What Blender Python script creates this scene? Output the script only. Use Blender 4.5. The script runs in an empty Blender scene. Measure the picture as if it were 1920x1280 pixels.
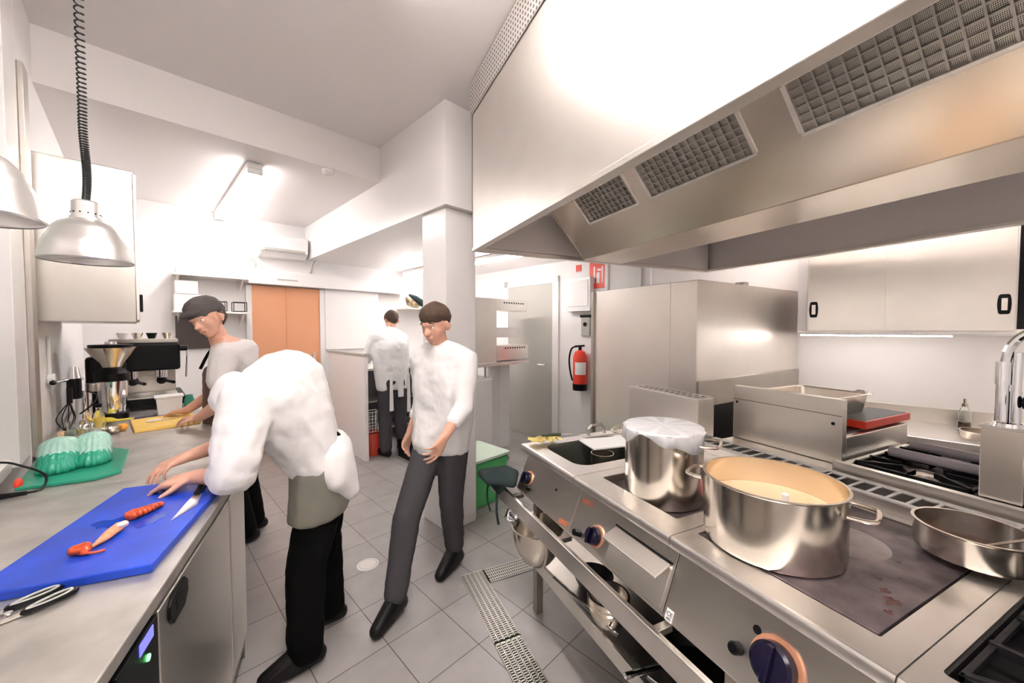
import bpy, bmesh, math, random
from mathutils import Vector, Matrix
import numpy as np
random.seed(7)
S = bpy.context.scene
COL = S.collection
R = math.radians
# ------------------------------------------------------------------ camera
FPX, H = 700.0, 1.5
PITCH, YAW = math.atan(23/FPX), math.atan(328/FPX)
cd = bpy.data.cameras.new('camera'); cam = bpy.data.objects.new('camera', cd); COL.objects.link(cam)
cd.sensor_width = 36; cd.lens = 36*FPX/1920; cd.clip_start = .02; cd.clip_end = 60
cam.location = (0, 0, H); cam.rotation_euler = (math.pi/2-PITCH, 0, -YAW)
S.camera = cam
FW = Vector((math.sin(YAW)*math.cos(PITCH), math.cos(YAW)*math.cos(PITCH), -math.sin(PITCH)))
RT = Vector((math.cos(YAW), -math.sin(YAW), 0)); UP = RT.cross(FW)
def at(x, y, d):            # a point of the kitchen seen in direction (x, y) at forward distance d
    return Vector((0, 0, H)) + (FW + RT*((x-960)/FPX) + UP*((640-y)/FPX))*d
# ------------------------------------------------------------------ world, exposure
W = bpy.data.worlds.new('world'); S.world = W; W.use_nodes = True
bg = W.node_tree.nodes['Background']; bg.inputs[0].default_value = (1, .96, .94, 1); bg.inputs[1].default_value = 1.3
S.view_settings.view_transform = 'Standard'; S.view_settings.look = 'None'
S.view_settings.exposure = 1.55; S.view_settings.gamma = 1; S.view_settings.use_curve_mapping = False
TUBE = 32.0
# ------------------------------------------------------------------ frames
TB = Matrix.Rotation(R(20), 4, 'Z')        # the room stands 20 degrees off the cooking island
I4 = Matrix.Identity(4)
def fb(u, v, z=0): return TB @ Vector((u, v, z))
# ------------------------------------------------------------------ materials
def mat(name, col, rough=.5, metal=0, spec=.5, bump=0, bscale=60, stretch=None, var=0, vscale=4, trans=0, ior=1.45, emit=0, alpha=1, coat=0, sheen=0):
    m = bpy.data.materials.new(name); m.use_nodes = True
    nt = m.node_tree; b = nt.nodes['Principled BSDF']
    b.inputs['Base Color'].default_value = (*col, 1); b.inputs['Roughness'].default_value = rough
    b.inputs['Metallic'].default_value = metal; b.inputs['Specular IOR Level'].default_value = spec
    b.inputs['IOR'].default_value = ior; b.inputs['Transmission Weight'].default_value = trans
    b.inputs['Coat Weight'].default_value = coat; b.inputs['Alpha'].default_value = alpha
    if sheen: b.inputs['Sheen Weight'].default_value = sheen
    if emit: b.inputs['Emission Color'].default_value = (*col, 1); b.inputs['Emission Strength'].default_value = emit
    tc = nt.nodes.new('ShaderNodeTexCoord'); mp = nt.nodes.new('ShaderNodeMapping')
    nt.links.new(tc.outputs['Object'], mp.inputs[0])
    if stretch: mp.inputs['Scale'].default_value = stretch
    if bump or stretch:
        n = nt.nodes.new('ShaderNodeTexNoise'); n.inputs['Scale'].default_value = bscale; n.inputs['Detail'].default_value = 4
        nt.links.new(mp.outputs[0], n.inputs[0])
        if bump:
            bp = nt.nodes.new('ShaderNodeBump'); bp.inputs['Strength'].default_value = bump; bp.inputs['Distance'].default_value = .002
            nt.links.new(n.outputs[0], bp.inputs['Height']); nt.links.new(bp.outputs[0], b.inputs['Normal'])
        if metal:
            mr = nt.nodes.new('ShaderNodeMapRange'); mr.inputs[3].default_value = rough-.03; mr.inputs[4].default_value = rough+.035
            nt.links.new(n.outputs[0], mr.inputs[0]); nt.links.new(mr.outputs[0], b.inputs['Roughness'])
    if var:
        n2 = nt.nodes.new('ShaderNodeTexNoise'); n2.inputs['Scale'].default_value = vscale; n2.inputs['Detail'].default_value = 5
        nt.links.new(tc.outputs['Object'], n2.inputs[0])
        mx = nt.nodes.new('ShaderNodeMix'); mx.data_type = 'RGBA'
        mx.inputs[6].default_value = (*[max(0, c*(1-var)) for c in col], 1); mx.inputs[7].default_value = (*[min(1, c*(1+var*.6)) for c in col], 1)
        vr = nt.nodes.new('ShaderNodeMapRange'); vr.inputs[1].default_value = .34; vr.inputs[2].default_value = .66
        nt.links.new(n2.outputs[0], vr.inputs[0]); nt.links.new(vr.outputs[0], mx.inputs[0]); nt.links.new(mx.outputs[2], b.inputs['Base Color'])
    return m
steel = mat('brushed_steel', (.86, .82, .765), .30, 1, var=.05, vscale=3)
steel_top = mat('worktop_steel', (.86, .825, .79), .36, 1, var=.06, vscale=4)
steel_hood = mat('hood_steel', (.88, .835, .79), .38, 1, var=.04, vscale=3)
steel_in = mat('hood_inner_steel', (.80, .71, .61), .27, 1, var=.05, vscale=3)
steel_dk = mat('dull_steel', (.50, .47, .43), .38, 1, var=.08, vscale=5)
steel_worn = mat('worn_worktop', (.52, .49, .46), .42, .75, bump=.12, bscale=18, stretch=(2, 6, 1), var=.22, vscale=7)
chrome = mat('chrome', (.86, .86, .88), .07, 1)
panpol = mat('pot_steel', (.75, .69, .61), .2, 1, bump=.02, bscale=40, stretch=(8, 8, 1))
white = mat('white_paint', (.86, .83, .82), .6, bump=.04, bscale=120)
ceilm = mat('ceiling_paint', (.84, .80, .79), .7)
whiteg = mat('white_gloss', (.85, .82, .81), .25)
plastic_w = mat('white_plastic', (.9, .89, .88), .35)
black = mat('black_plastic', (.004, .004, .005), .35, spec=.25)
blackm = mat('black_enamel', (.012, .011, .012), .42, .1, spec=.3, bump=.1, bscale=80)
iron = mat('cast_iron', (.016, .015, .017), .42, .3, spec=.3, bump=.3, bscale=140)
navy = mat('navy_knob', (.005, .003, .018), .22, spec=.4)
copper = mat('copper_ring', (.85, .42, .25), .3, .6)
rubber = mat('rubber', (.02, .02, .02), .7)
red = mat('red_paint', (.8, .06, .03), .35)
orange = mat('orange_door', (.74, .36, .20), .25)
greydoor = mat('grey_door', (.47, .45, .41), .45)
blue = mat('blue_board', (.006, .05, .48), .38, bump=.25, bscale=90, var=.25, vscale=9)
yellow = mat('yellow_board', (.85, .56, .14), .5, bump=.15, bscale=60)
glassm = mat('clear_glass', (.95, .97, .96), .03, trans=1)
winm = mat('window_glass', (.8, .85, .82), .1, trans=.9)
shell = mat('lobster_shell', (.62, .08, .025), .3, var=.5, vscale=60, bump=.6, bscale=120)
flesh = mat('lobster_meat', (.85, .36, .2), .35, var=.3, vscale=50, bump=.3, bscale=80)
skin = mat('skin', (.66, .36, .26), .5, bump=.05, bscale=200)
hairm = mat('brown_hair', (.07, .04, .025), .7, bump=.6, bscale=150)
wcloth = mat('white_cotton', (.84, .82, .82), .85, bump=.35, bscale=14)
tshirt = mat('pale_cotton', (.68, .64, .63), .9, bump=.3, bscale=16)
bcloth = mat('black_cotton', (.004, .004, .004), .9, spec=.1, bump=.3, bscale=14)
gcloth = mat('grey_cotton', (.07, .066, .072), .9, spec=.1, bump=.3, bscale=14)
apronm = mat('olive_apron', (.21, .2, .165), .9, bump=.3, bscale=14)
apronb = mat('brown_apron', (.16, .10, .085), .9, bump=.3, bscale=14)
capm = mat('cap_felt', (.10, .085, .085), .95, bump=.4, bscale=120)
leather = mat('shoe_leather', (.008, .007, .008), .45, spec=.25)
greenp = mat('green_glass', (.03, .42, .27), .2, trans=.25)
greenl = mat('pale_green_glass', (.50, .80, .69), .25, trans=.25)
greent = mat('green_tray_plastic', (.02, .27, .17), .3)
greenc = mat('green_crate', (.08, .42, .13), .5)
clothd = mat('dark_cloth', (.02, .035, .035), .9, bump=.5, bscale=40)
creamm = mat('cream_sauce', (.86, .60, .36), .35)
brothm = mat('dark_broth', (.05, .016, .005), .12, spec=.12)
film = mat('cling_film', (.93, .92, .95), .2, trans=.25, bump=1.2, bscale=45)
tube_e = mat('fluorescent_tube', (1, .955, .92), .4, emit=TUBE)
tube_b = mat('bright_tube', (1, .97, .95), .4, emit=TUBE*.45)
led_e = mat('led_strip', (1, .93, .87), .4, emit=9)
# hob plate: worn purple-brown iron
platem = mat('hob_plate', (.13, .10, .105), .4, .45, bump=.2, bscale=30, var=.75, vscale=9)
aluminium = mat('spun_aluminium', (.80, .78, .76), .3, .85)
lampin = mat('lamp_inner', (.25, .24, .22), .4, .9)
bulbm = mat('lamp_bulb', (.8, .8, .78), .1, trans=.6)
# floor tiles
def tile_mat():
    m = bpy.data.materials.new('floor_tiles'); m.use_nodes = True; nt = m.node_tree; b = nt.nodes['Principled BSDF']
    geo = nt.nodes.new('ShaderNodeNewGeometry'); mp = nt.nodes.new('ShaderNodeMapping'); mp.vector_type = 'POINT'
    mp.inputs['Rotation'].default_value = (0, 0, R(-20)); mp.inputs['Location'].default_value = (-1.115+3.05, -1.64+3.05, 0)
    nt.links.new(geo.outputs['Position'], mp.inputs[0])
    br = nt.nodes.new('ShaderNodeTexBrick'); br.offset = 0; br.squash = 1
    br.inputs['Scale'].default_value = 1; br.inputs['Brick Width'].default_value = .305; br.inputs['Row Height'].default_value = .305
    br.inputs['Mortar Size'].default_value = .0022; br.inputs['Mortar Smooth'].default_value = .1; br.inputs['Bias'].default_value = 0
    br.inputs['Color1'].default_value = (.40, .375, .365, 1); br.inputs['Color2'].default_value = (.44, .41, .40, 1); br.inputs['Mortar'].default_value = (.12, .10, .095, 1)
    nt.links.new(mp.outputs[0], br.inputs[0]); 
    n = nt.nodes.new('ShaderNodeTexNoise'); n.inputs['Scale'].default_value = 6; n.inputs['Detail'].default_value = 6; nt.links.new(geo.outputs['Position'], n.inputs[0])
    mx = nt.nodes.new('ShaderNodeMix'); mx.data_type = 'RGBA'; mx.blend_type = 'MULTIPLY'; mx.inputs[0].default_value = .35
    nt.links.new(br.outputs[0], mx.inputs[6]); nt.links.new(n.outputs[0], mx.inputs[7]); nt.links.new(mx.outputs[2], b.inputs['Base Color'])
    bp = nt.nodes.new('ShaderNodeBump'); bp.invert = True; bp.inputs['Strength'].default_value = .5; bp.inputs['Distance'].default_value = .002
    nt.links.new(br.outputs[1], bp.inputs['Height']); nt.links.new(bp.outputs[0], b.inputs['Normal'])
    b.inputs['Roughness'].default_value = .38
    return m
tiles = tile_mat()
def filter_mat():
    m = mat('filter_mesh', (.5, .48, .44), .35, .9); nt = m.node_tree; b = nt.nodes['Principled BSDF']
    tc = nt.nodes.new('ShaderNodeTexCoord'); w1 = nt.nodes.new('ShaderNodeTexWave'); w1.inputs['Scale'].default_value = 100; w1.bands_direction = 'Y'
    w2 = nt.nodes.new('ShaderNodeTexWave'); w2.inputs['Scale'].default_value = 100; w2.bands_direction = 'Z'
    for w in (w1, w2): nt.links.new(tc.outputs['Object'], w.inputs[0])
    mu = nt.nodes.new('ShaderNodeMath'); mu.operation = 'MULTIPLY'; nt.links.new(w1.outputs['Fac'], mu.inputs[0]); nt.links.new(w2.outputs['Fac'], mu.inputs[1])
    cr = nt.nodes.new('ShaderNodeValToRGB'); cr.color_ramp.elements[0].color = (.62, .59, .53, 1); cr.color_ramp.elements[1].color = (.02, .018, .015, 1)
    cr.color_ramp.elements[0].position = .15; cr.color_ramp.elements[1].position = .5
    nt.links.new(mu.outputs[0], cr.inputs[0]); nt.links.new(cr.outputs[0], b.inputs['Base Color'])
    return m
filterm = filter_mat()
def holes_mat(name, c0, c1, sc):
    m = mat(name, c0, .35, .8); nt = m.node_tree; b = nt.nodes['Principled BSDF']
    tc = nt.nodes.new('ShaderNodeTexCoord'); v = nt.nodes.new('ShaderNodeTexVoronoi'); v.inputs['Scale'].default_value = sc; v.inputs['Randomness'].default_value = 0
    nt.links.new(tc.outputs['Object'], v.inputs[0])
    cr = nt.nodes.new('ShaderNodeValToRGB'); cr.color_ramp.elements[0].color = (*c1, 1); cr.color_ramp.elements[1].color = (*c0, 1)
    cr.color_ramp.elements[0].position = .3; cr.color_ramp.elements[1].position = .36
    nt.links.new(v.outputs['Distance'], cr.inputs[0]); nt.links.new(cr.outputs[0], b.inputs['Base Color'])
    return m
perfm = holes_mat('perforated_steel', (.8, .76, .72), (.08, .075, .07), 38)
# ------------------------------------------------------------------ mesh helpers
class M:
    def __init__(s, T=I4): s.bm = bmesh.new(); s.T = T
    def v(s, p): return s.bm.verts.new(s.T @ Vector(p))
    def face(s, pts):
        return s.bm.faces.new([s.v(p) for p in pts])
    def hexa(s, a, b):      # a, b: lists of 4 points
        va = [s.v(p) for p in a]; vb = [s.v(p) for p in b]
        s.bm.faces.new(va[::-1]); s.bm.faces.new(vb)
        for i in range(4): s.bm.faces.new((va[i], va[(i+1) % 4], vb[(i+1) % 4], vb[i]))
        return s
    def box(s, x0, x1, y0, y1, z0, z1):
        return s.hexa([(x0, y0, z0), (x1, y0, z0), (x1, y1, z0), (x0, y1, z0)], [(x0, y0, z1), (x1, y0, z1), (x1, y1, z1), (x0, y1, z1)])
    def obox(s, c, size, rz=0, M3=None):
        m = Matrix.Translation(c) @ (M3.to_4x4() if M3 else Matrix.Rotation(rz, 4, 'Z'))
        hx, hy, hz = [q/2 for q in size]; o = s.T; s.T = o @ m; s.box(-hx, hx, -hy, hy, -hz, hz); s.T = o; return s
    def prism(s, poly, z0, z1, axis='z'):
        f = {'z': lambda p, t: (p[0], p[1], t), 'y': lambda p, t: (p[0], t, p[1]), 'x': lambda p, t: (t, p[0], p[1])}[axis]
        a = [s.v(f(p, z0)) for p in poly]; b = [s.v(f(p, z1)) for p in poly]; n = len(poly)
        s.bm.faces.new(a[::-1]); s.bm.faces.new(b)
        for i in range(n): s.bm.faces.new((a[i], a[(i+1) % n], b[(i+1) % n], b[i]))
        return s
    def ring(s, c, ax, r, n, ph=0):
        ax = Vector(ax).normalized(); t = Vector((0, 0, 1)) if abs(ax.z) < .9 else Vector((1, 0, 0))
        u = ax.cross(t).normalized(); w = ax.cross(u)
        return [s.v(Vector(c)+(u*math.cos(ph+2*math.pi*i/n)+w*math.sin(ph+2*math.pi*i/n))*r) for i in range(n)]
    def link(s, a, b):
        n = len(a)
        for i in range(n): s.bm.faces.new((a[i], a[(i+1) % n], b[(i+1) % n], b[i]))
    def cyl(s, p0, p1, r0, r1=None, n=20, caps=True):
        r1 = r0 if r1 is None else r1; ax = Vector(p1)-Vector(p0)
        a = s.ring(p0, ax, r0, n); b = s.ring(p1, ax, r1, n); s.link(a, b)
        if caps: s.bm.faces.new(a[::-1]); s.bm.faces.new(b)
        return s
    def tube(s, pts, r, n=10, caps=True, sub=0):
        pts = [Vector(p) for p in pts]
        if sub: pts = catmull(pts, sub)
        rs = r if isinstance(r, (list, tuple)) else [r]*len(pts)
        prev = None; u = None; first = None
        for i, p in enumerate(pts):
            t = (pts[min(i+1, len(pts)-1)]-pts[max(i-1, 0)]).normalized()
            if u is None:
                g = Vector((0, 0, 1)) if abs(t.z) < .9 else Vector((1, 0, 0)); u = t.cross(g).normalized()
            else: u = (u-t*u.dot(t)).normalized()
            w = t.cross(u); rr = rs[min(i, len(rs)-1)]
            cur = [s.v(p+(u*math.cos(2*math.pi*k/n)+w*math.sin(2*math.pi*k/n))*rr) for k in range(n)]
            if prev: s.link(prev, cur)
            else: first = cur
            prev = cur
        if caps: s.bm.faces.new(first[::-1]); s.bm.faces.new(prev)
        return s
    def lathe(s, prof, c=(0, 0, 0), n=40, M3=None):   # profile (r, z); closes on the axis where r == 0
        c = Vector(c); prev = None
        for r, z in prof:
            if r < 1e-5:
                p = Vector((0, 0, z)); p = (M3 @ p if M3 else p)+c; cur = [s.v(p)]
            else:
                cur = []
                for k in range(n):
                    p = Vector((r*math.cos(2*math.pi*k/n), r*math.sin(2*math.pi*k/n), z)); cur.append(s.v((M3 @ p if M3 else p)+c))
            if prev:
                if len(prev) == 1 and len(cur) > 1:
                    for i in range(n): s.bm.faces.new((prev[0], cur[(i+1) % n], cur[i]))
                elif len(cur) == 1 and len(prev) > 1:
                    for i in range(n): s.bm.faces.new((prev[i], prev[(i+1) % n], cur[0]))
                elif len(cur) > 1: s.link(prev, cur)
            prev = cur
        return s
    def ell(s, c, rad, M3=None, n=16):
        prof = [(math.sin(math.pi*i/(n//2)), -math.cos(math.pi*i/(n//2))) for i in range(n//2+1)]
        D = Matrix.Diagonal(Vector(rad)); mm = (M3 @ D) if M3 else D
        prof[0] = (0, -1); prof[-1] = (0, 1)
        return s.lathe(prof, c, n, mm)
    def sphere(s, c, r, n=16): return s.ell(c, (r, r, r), None, n)
    def rrect(s, x0, x1, y0, y1, r, z0, z1, k=5):
        return s.prism(rrpts(x0, x1, y0, y1, r, k), z0, z1)
    def hull(s, sph):
        bm2 = bmesh.new()
        for p, r in sph:
            rr = r if isinstance(r, (tuple, list)) else (r, r, r)
            bmesh.ops.create_icosphere(bm2, subdivisions=2, radius=1, matrix=Matrix.Translation(Vector(p)) @ Matrix.Diagonal((*rr, 1)))
        res = bmesh.ops.convex_hull(bm2, input=bm2.verts)
        keep = set(res['geom'])
        fs = [f for f in bm2.faces if f in keep]
        idx = {}
        for f in fs:
            vs = []
            for q in f.verts:
                if q not in idx: idx[q] = s.v(q.co)
                vs.append(idx[q])
            try: s.bm.faces.new(vs)
            except ValueError: pass
        bm2.free(); return s
    def build(s, name, m, parent=None, bevel=0, smooth=True, seg=2, solid=0, subsurf=0):
        bm = s.bm; bmesh.ops.recalc_face_normals(bm, faces=bm.faces)
        me = bpy.data.meshes.new(name)
        o = bpy.data.objects.new(name, me); COL.objects.link(o)
        if parent is not None:
            pm = PM[parent.name].inverted(); bm.transform(pm); PM[o.name] = PM[parent.name].copy(); o.parent = parent
        else:
            cs = [q.co for q in bm.verts]
            lo = Vector((min(c.x for c in cs), min(c.y for c in cs), min(c.z for c in cs))); hi = Vector((max(c.x for c in cs), max(c.y for c in cs), max(c.z for c in cs)))
            b = Vector(((lo.x+hi.x)/2, (lo.y+hi.y)/2, lo.z)); bm.transform(Matrix.Translation(-b)); o.location = b; PM[o.name] = Matrix.Translation(b)
        bm.to_mesh(me); bm.free()
        if m: me.materials.append(m)
        if smooth:
            for p in me.polygons: p.use_smooth = True
            me.set_sharp_from_angle(angle=R(35))
        if solid:
            q = o.modifiers.new('solid', 'SOLIDIFY'); q.thickness = solid; q.offset = 0
        if bevel:
            q = o.modifiers.new('bevel', 'BEVEL'); q.width = bevel; q.segments = seg; q.limit_method = 'ANGLE'; q.angle_limit = R(40)
            q.harden_normals = True
        if subsurf:
            q = o.modifiers.new('sub', 'SUBSURF'); q.levels = q.render_levels = subsurf
        return o
PM = {}
def catmull(p, k):
    out = []; n = len(p)
    for i in range(n-1):
        a, b, c, d = p[max(i-1, 0)], p[i], p[i+1], p[min(i+2, n-1)]
        for j in range(k):
            t = j/k; out.append(.5*((2*b)+(c-a)*t+(2*a-5*b+4*c-d)*t*t+(3*b-a-3*c+d)*t**3))
    return out+[p[-1]]
def rrpts(x0, x1, y0, y1, r, k=5):
    pts = []
    for cx, cy, a0 in ((x1-r, y1-r, 0), (x0+r, y1-r, 90), (x0+r, y0+r, 180), (x1-r, y0+r, 270)):
        for i in range(k+1):
            a = R(a0+90*i/k); pts.append((cx+r*math.cos(a), cy+r*math.sin(a)))
    return pts
def tag(o, label, cat=None, group=None, kind=None):
    if label: o['label'] = label
    if cat: o['category'] = cat
    if group: o['group'] = group
    if kind: o['kind'] = kind
    return o
def thing(name, loc, label, cat, group=None, rz=0):
    o = bpy.data.objects.new(name, None); COL.objects.link(o); o.empty_display_size = .1
    o.location = loc; o.rotation_euler = (0, 0, rz); PM[o.name] = Matrix.Translation(loc) @ Matrix.Rotation(rz, 4, 'Z')
    return tag(o, label, cat, group)
def struct(o): o['kind'] = 'structure'; return o
def copy_tree(o, parent=None):
    c = o.copy(); COL.objects.link(c)
    if parent: c.parent = parent
    PM[c.name] = PM[o.name]
    for ch in list(o.children): copy_tree(ch, c)
    return c
def text(name, body, size, mw, m, parent, ext=.0004):
    cu = bpy.data.curves.new(name, 'FONT'); cu.body = body; cu.size = size; cu.extrude = ext; cu.align_x = 'CENTER'; cu.align_y = 'CENTER'
    o = bpy.data.objects.new('tmp', cu); COL.objects.link(o); dg = bpy.context.evaluated_depsgraph_get()
    me = bpy.data.meshes.new_from_object(o.evaluated_get(dg)); bpy.data.objects.remove(o)
    me.transform(PM[parent.name].inverted() @ mw); me.materials.clear(); me.materials.append(m)
    q = bpy.data.objects.new(name, me); COL.objects.link(q); q.parent = parent; PM[q.name] = PM[parent.name].copy(); return q

# ================================================================== THE ROOM (frame B)
ZH, ZL, ZD = 3.1, 2.80, 2.38
struct(M(TB).box(-2.2, 4.1, -2.2, 6.6, -.06, 0).build('floor', tiles, smooth=False))
struct(M(TB).box(-2.2, 4.1, -2.2, 3.2, ZH, ZH+.08).build('ceiling', ceilm, smooth=False))
struct(M(TB).box(-.46, 1.55, 3.2, 5.4, ZL, ZH).build('ceiling', ceilm, smooth=False))
struct(M(TB).box(1.55, 3.915, 2.2, 5.4, ZD, ZH).build('ceiling', whiteg, smooth=False))
struct(M(TB).box(-.46, -.36, 2.8, 5.4, 0, ZL+.3).build('wall_left', white, smooth=False))
struct(M(TB).box(-1.6, -1.5, -2.1, 2.7, 0, ZH).build('wall_left', white, smooth=False))
struct(M(TB).box(-1.6, -.46, 2.7, 2.8, 0, ZH).build('wall_left', white, smooth=False))
struct(M(TB).box(-.46, 4.0, 5.3, 5.4, 0, ZL+.02).build('wall_back', white, smooth=False))
struct(M(TB).box(-1.6, 4.05, -2.2, -2.1, 0, ZH).build('wall_near', white, smooth=False))
struct(M(TB).box(3.915, 4.05, -2.1, 6.1, 0, ZH+.02).build('wall_right', white, smooth=False))
struct(M(TB).box(1.58, 1.86, 2.25, 2.56, 0, ZD).build('wall_pillar', whiteg, bevel=.006))
# pass-through window at the left: frame, glass
w1 = struct(M(TB).box(-.46, -.36, 2.56, 2.8, .92, ZH).build('window_1', whiteg, bevel=.004))
M(TB).box(-.44, -.42, 2.0, 2.56, .96, 2.95).build('pane', winm, w1, smooth=False)
M(TB).box(-.46, -.38, 1.96, 2.56, 2.95, 3.0).build('frame', whiteg, w1, bevel=.004)
M(TB).box(-.46, -.38, 1.96, 2.56, .91, .96).build('sill', whiteg, w1, bevel=.004)
struct(M(TB).box(-.36, -.34, 2.81, 2.92, .9, 2.72).build('trim_1', steel_dk, bevel=.003))
struct(M(TB).box(1.6, 1.84, 2.243, 2.25, 0, .07).build('baseboard_pillar', whiteg, bevel=.002))
# door in the right wall (grey leaf, white frame)
d1 = struct(M(TB).box(3.893, 3.915, 3.12, 3.95, .005, 2.11).build('door_1', greydoor, bevel=.002))
M(TB).box(3.885, 3.915, 3.02, 3.12, 0, 2.2).box(3.885, 3.915, 3.95, 4.05, 0, 2.2).box(3.885, 3.915, 3.02, 4.05, 2.11, 2.2).build('door_frame', whiteg, d1, bevel=.003)
M(TB).cyl((3.893, 3.22, 1.02), (3.85, 3.22, 1.02), .012).cyl((3.85, 3.22, 1.02), (3.85, 3.34, 1.02), .009).build('door_handle', chrome, d1)
# orange sliding cold-room door, back wall
d2 = struct(M(TB).box(.955, 1.70, 5.262, 5.295, .01, 2.02).build('door_2', orange, bevel=.002))
M(TB).box(1.31, 1.325, 5.255, 5.262, .01, 2.02).build('door_seam', orange, d2)
M(TB).box(.90, .955, 5.25, 5.3, 0, 2.02).box(1.70, 1.76, 5.25, 5.3, 0, 2.02).build('door_frame', whiteg, d2, bevel=.003)
M(TB).box(1.6, 1.63, 5.225, 5.262, .95, 1.2).build('door_handle', steel, d2, bevel=.004)
t = thing('door_track_cover', fb(1.9, 5.2, 2.03), 'long white box header above the orange sliding door', 'door track', rz=R(20))
M(TB).box(.91, 2.88, 5.16, 5.299, 2.03, 2.2).build('cover', whiteg, t, bevel=.006)
M(TB).box(1.2, 1.42, 5.155, 5.161, 2.09, 2.105).build('nameplate', greydoor, t)
M(TB).box(1.76, 2.5, 5.24, 5.28, 1.23, 2.03).build('door_leaf', whiteg, t, bevel=.004)
t = thing('partition_panel', fb(1.8, 4.6), 'half-height white partition panel between orange door and red bucket', 'partition', rz=R(20))
M(TB).box(1.79, 1.83, 4.12, 5.24, 0, 1.2).build('panel', whiteg, t, bevel=.003)
M(TB).box(1.78, 1.84, 4.10, 5.24, 1.2, 1.225).build('cap_rail', greydoor, t, bevel=.002)
# air conditioner above the door
t = thing('air_conditioner', fb(1.2, 5.2, 2.3), 'white wall air conditioner above the orange sliding door', 'air conditioner', rz=R(20))
M(TB).prism([(5.299, 2.36), (5.16, 2.36), (5.08, 2.42), (5.07, 2.58), (5.1, 2.62), (5.299, 2.62)], 1.02, 1.52, 'x').build('housing', whiteg, t, bevel=.01)
M(TB).box(1.06, 1.48, 5.06, 5.08, 2.42, 2.45).build('air_outlet', greydoor, t)
M(TB).tube([(1.6, 5.27, 2.2), (1.62, 5.24, 2.3), (1.66, 5.24, 2.38), (1.72, 5.27, 2.4)], .012, sub=4).build('drain_hose', steel_dk, t)
tag(M(TB).tube([(.98, 5.27, 2.22), (1.0, 5.25, 2.28), (.96, 5.26, 2.33)], .015, sub=4).build('door_closer', greydoor), 'small grey bracket on top of the door header at its left end', 'bracket')
# fluorescent lamps
def tube_lamp(c, L, label, T, z, te=None):
    tube_m = te or tube_e
    t = thing('fluorescent_lamp', T @ Vector((c[0], c[1], z-.1)), label, 'ceiling lamp', rz=R(20) if T is TB else 0)
    M(T).box(c[0]-.05, c[0]+.05, c[1]-L/2, c[1]+L/2, z-.045, z-.001).build('housing', whiteg, t, bevel=.006)
    M(T).cyl((c[0]-.027, c[1]-L/2+.03, z-.062), (c[0]-.027, c[1]+L/2-.03, z-.062), .015).build('tube', tube_m, t)
    M(T).cyl((c[0]+.027, c[1]-L/2+.03, z-.062), (c[0]+.027, c[1]+L/2-.03, z-.062), .015).build('tube', tube_m, t)
    for q in (-L/2, L/2-.025): M(T).box(c[0]-.05, c[0]+.05, c[1]+q, c[1]+q+.025, z-.085, z-.045).build('end_cap', whiteg, t, bevel=.003)
    return t
tube_lamp((.68, 4.38), 1.75, 'glowing white fluorescent lamp on the lower ceiling', TB, ZL, tube_b)
tube_lamp((.15, 1.0), 1.5, 'fluorescent lamp on the high ceiling above the refrigerated counter', I4, ZH)
tube_lamp((.15, -.75), 1.5, 'fluorescent lamp on the high ceiling behind the camera', I4, ZH)
tube_lamp((2.9, 4.6), 1.2, 'fluorescent lamp on the dropped ceiling behind the pillar', TB, ZD, tube_b)
tube_lamp((3.0, 3.3), 1.2, 'fluorescent lamp on the dropped ceiling above the salamander grill', TB, ZD, tube_b)
tube_lamp((3.45, -.2), 1.3, 'fluorescent lamp over the aisle by the wall cabinets', TB, ZH)
tag(M(TB).lathe([(0, ZL), (.045, ZL), (.045, ZL-.02), (.03, ZL-.04), (0, ZL-.04)][::-1], (1.13, 3.25, 0), 24).build('smoke_detector', whiteg), 'round white smoke detector on the lower ceiling', 'smoke detector')

# ================================================================== HOOD (frame A)
hy0, hy1 = -.7, 2.34
t = thing('extractor_hood', (1.9, .8, 2.02), 'huge stainless steel extractor hood hanging above the cooking island', 'extractor hood')
M().box(.81, .822, hy0, hy1, 2.02, ZH-.005).build('front_skin', steel_hood, t)
M().box(.80, .806, hy0, hy1+.003, 2.88, ZH-.03).build('perforated_strip', perfm, t)
M().box(.81, 3.04, hy1-.012, hy1, 2.02, ZH-.005).build('end_skin', steel_hood, t)
satin = mat('satin_panel', (.80, .755, .745), .5, .25)
M().box(3.03, 3.042, hy0, hy1, 2.02, ZH-.005).build('rear_skin', satin, t)
M().box(.806, .85, hy0, hy1, 2.008, 2.03).box(2.99, 3.046, hy0, hy1, 2.008, 2.03).box(.81, 3.04, hy1-.04, hy1+.004, 2.006, 2.03).build('gutter', steel_hood, t, bevel=.003)
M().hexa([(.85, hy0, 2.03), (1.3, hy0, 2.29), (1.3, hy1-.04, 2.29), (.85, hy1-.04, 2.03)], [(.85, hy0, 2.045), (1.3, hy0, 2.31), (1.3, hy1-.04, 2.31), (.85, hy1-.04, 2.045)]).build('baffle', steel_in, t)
ye = 2.17
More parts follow.
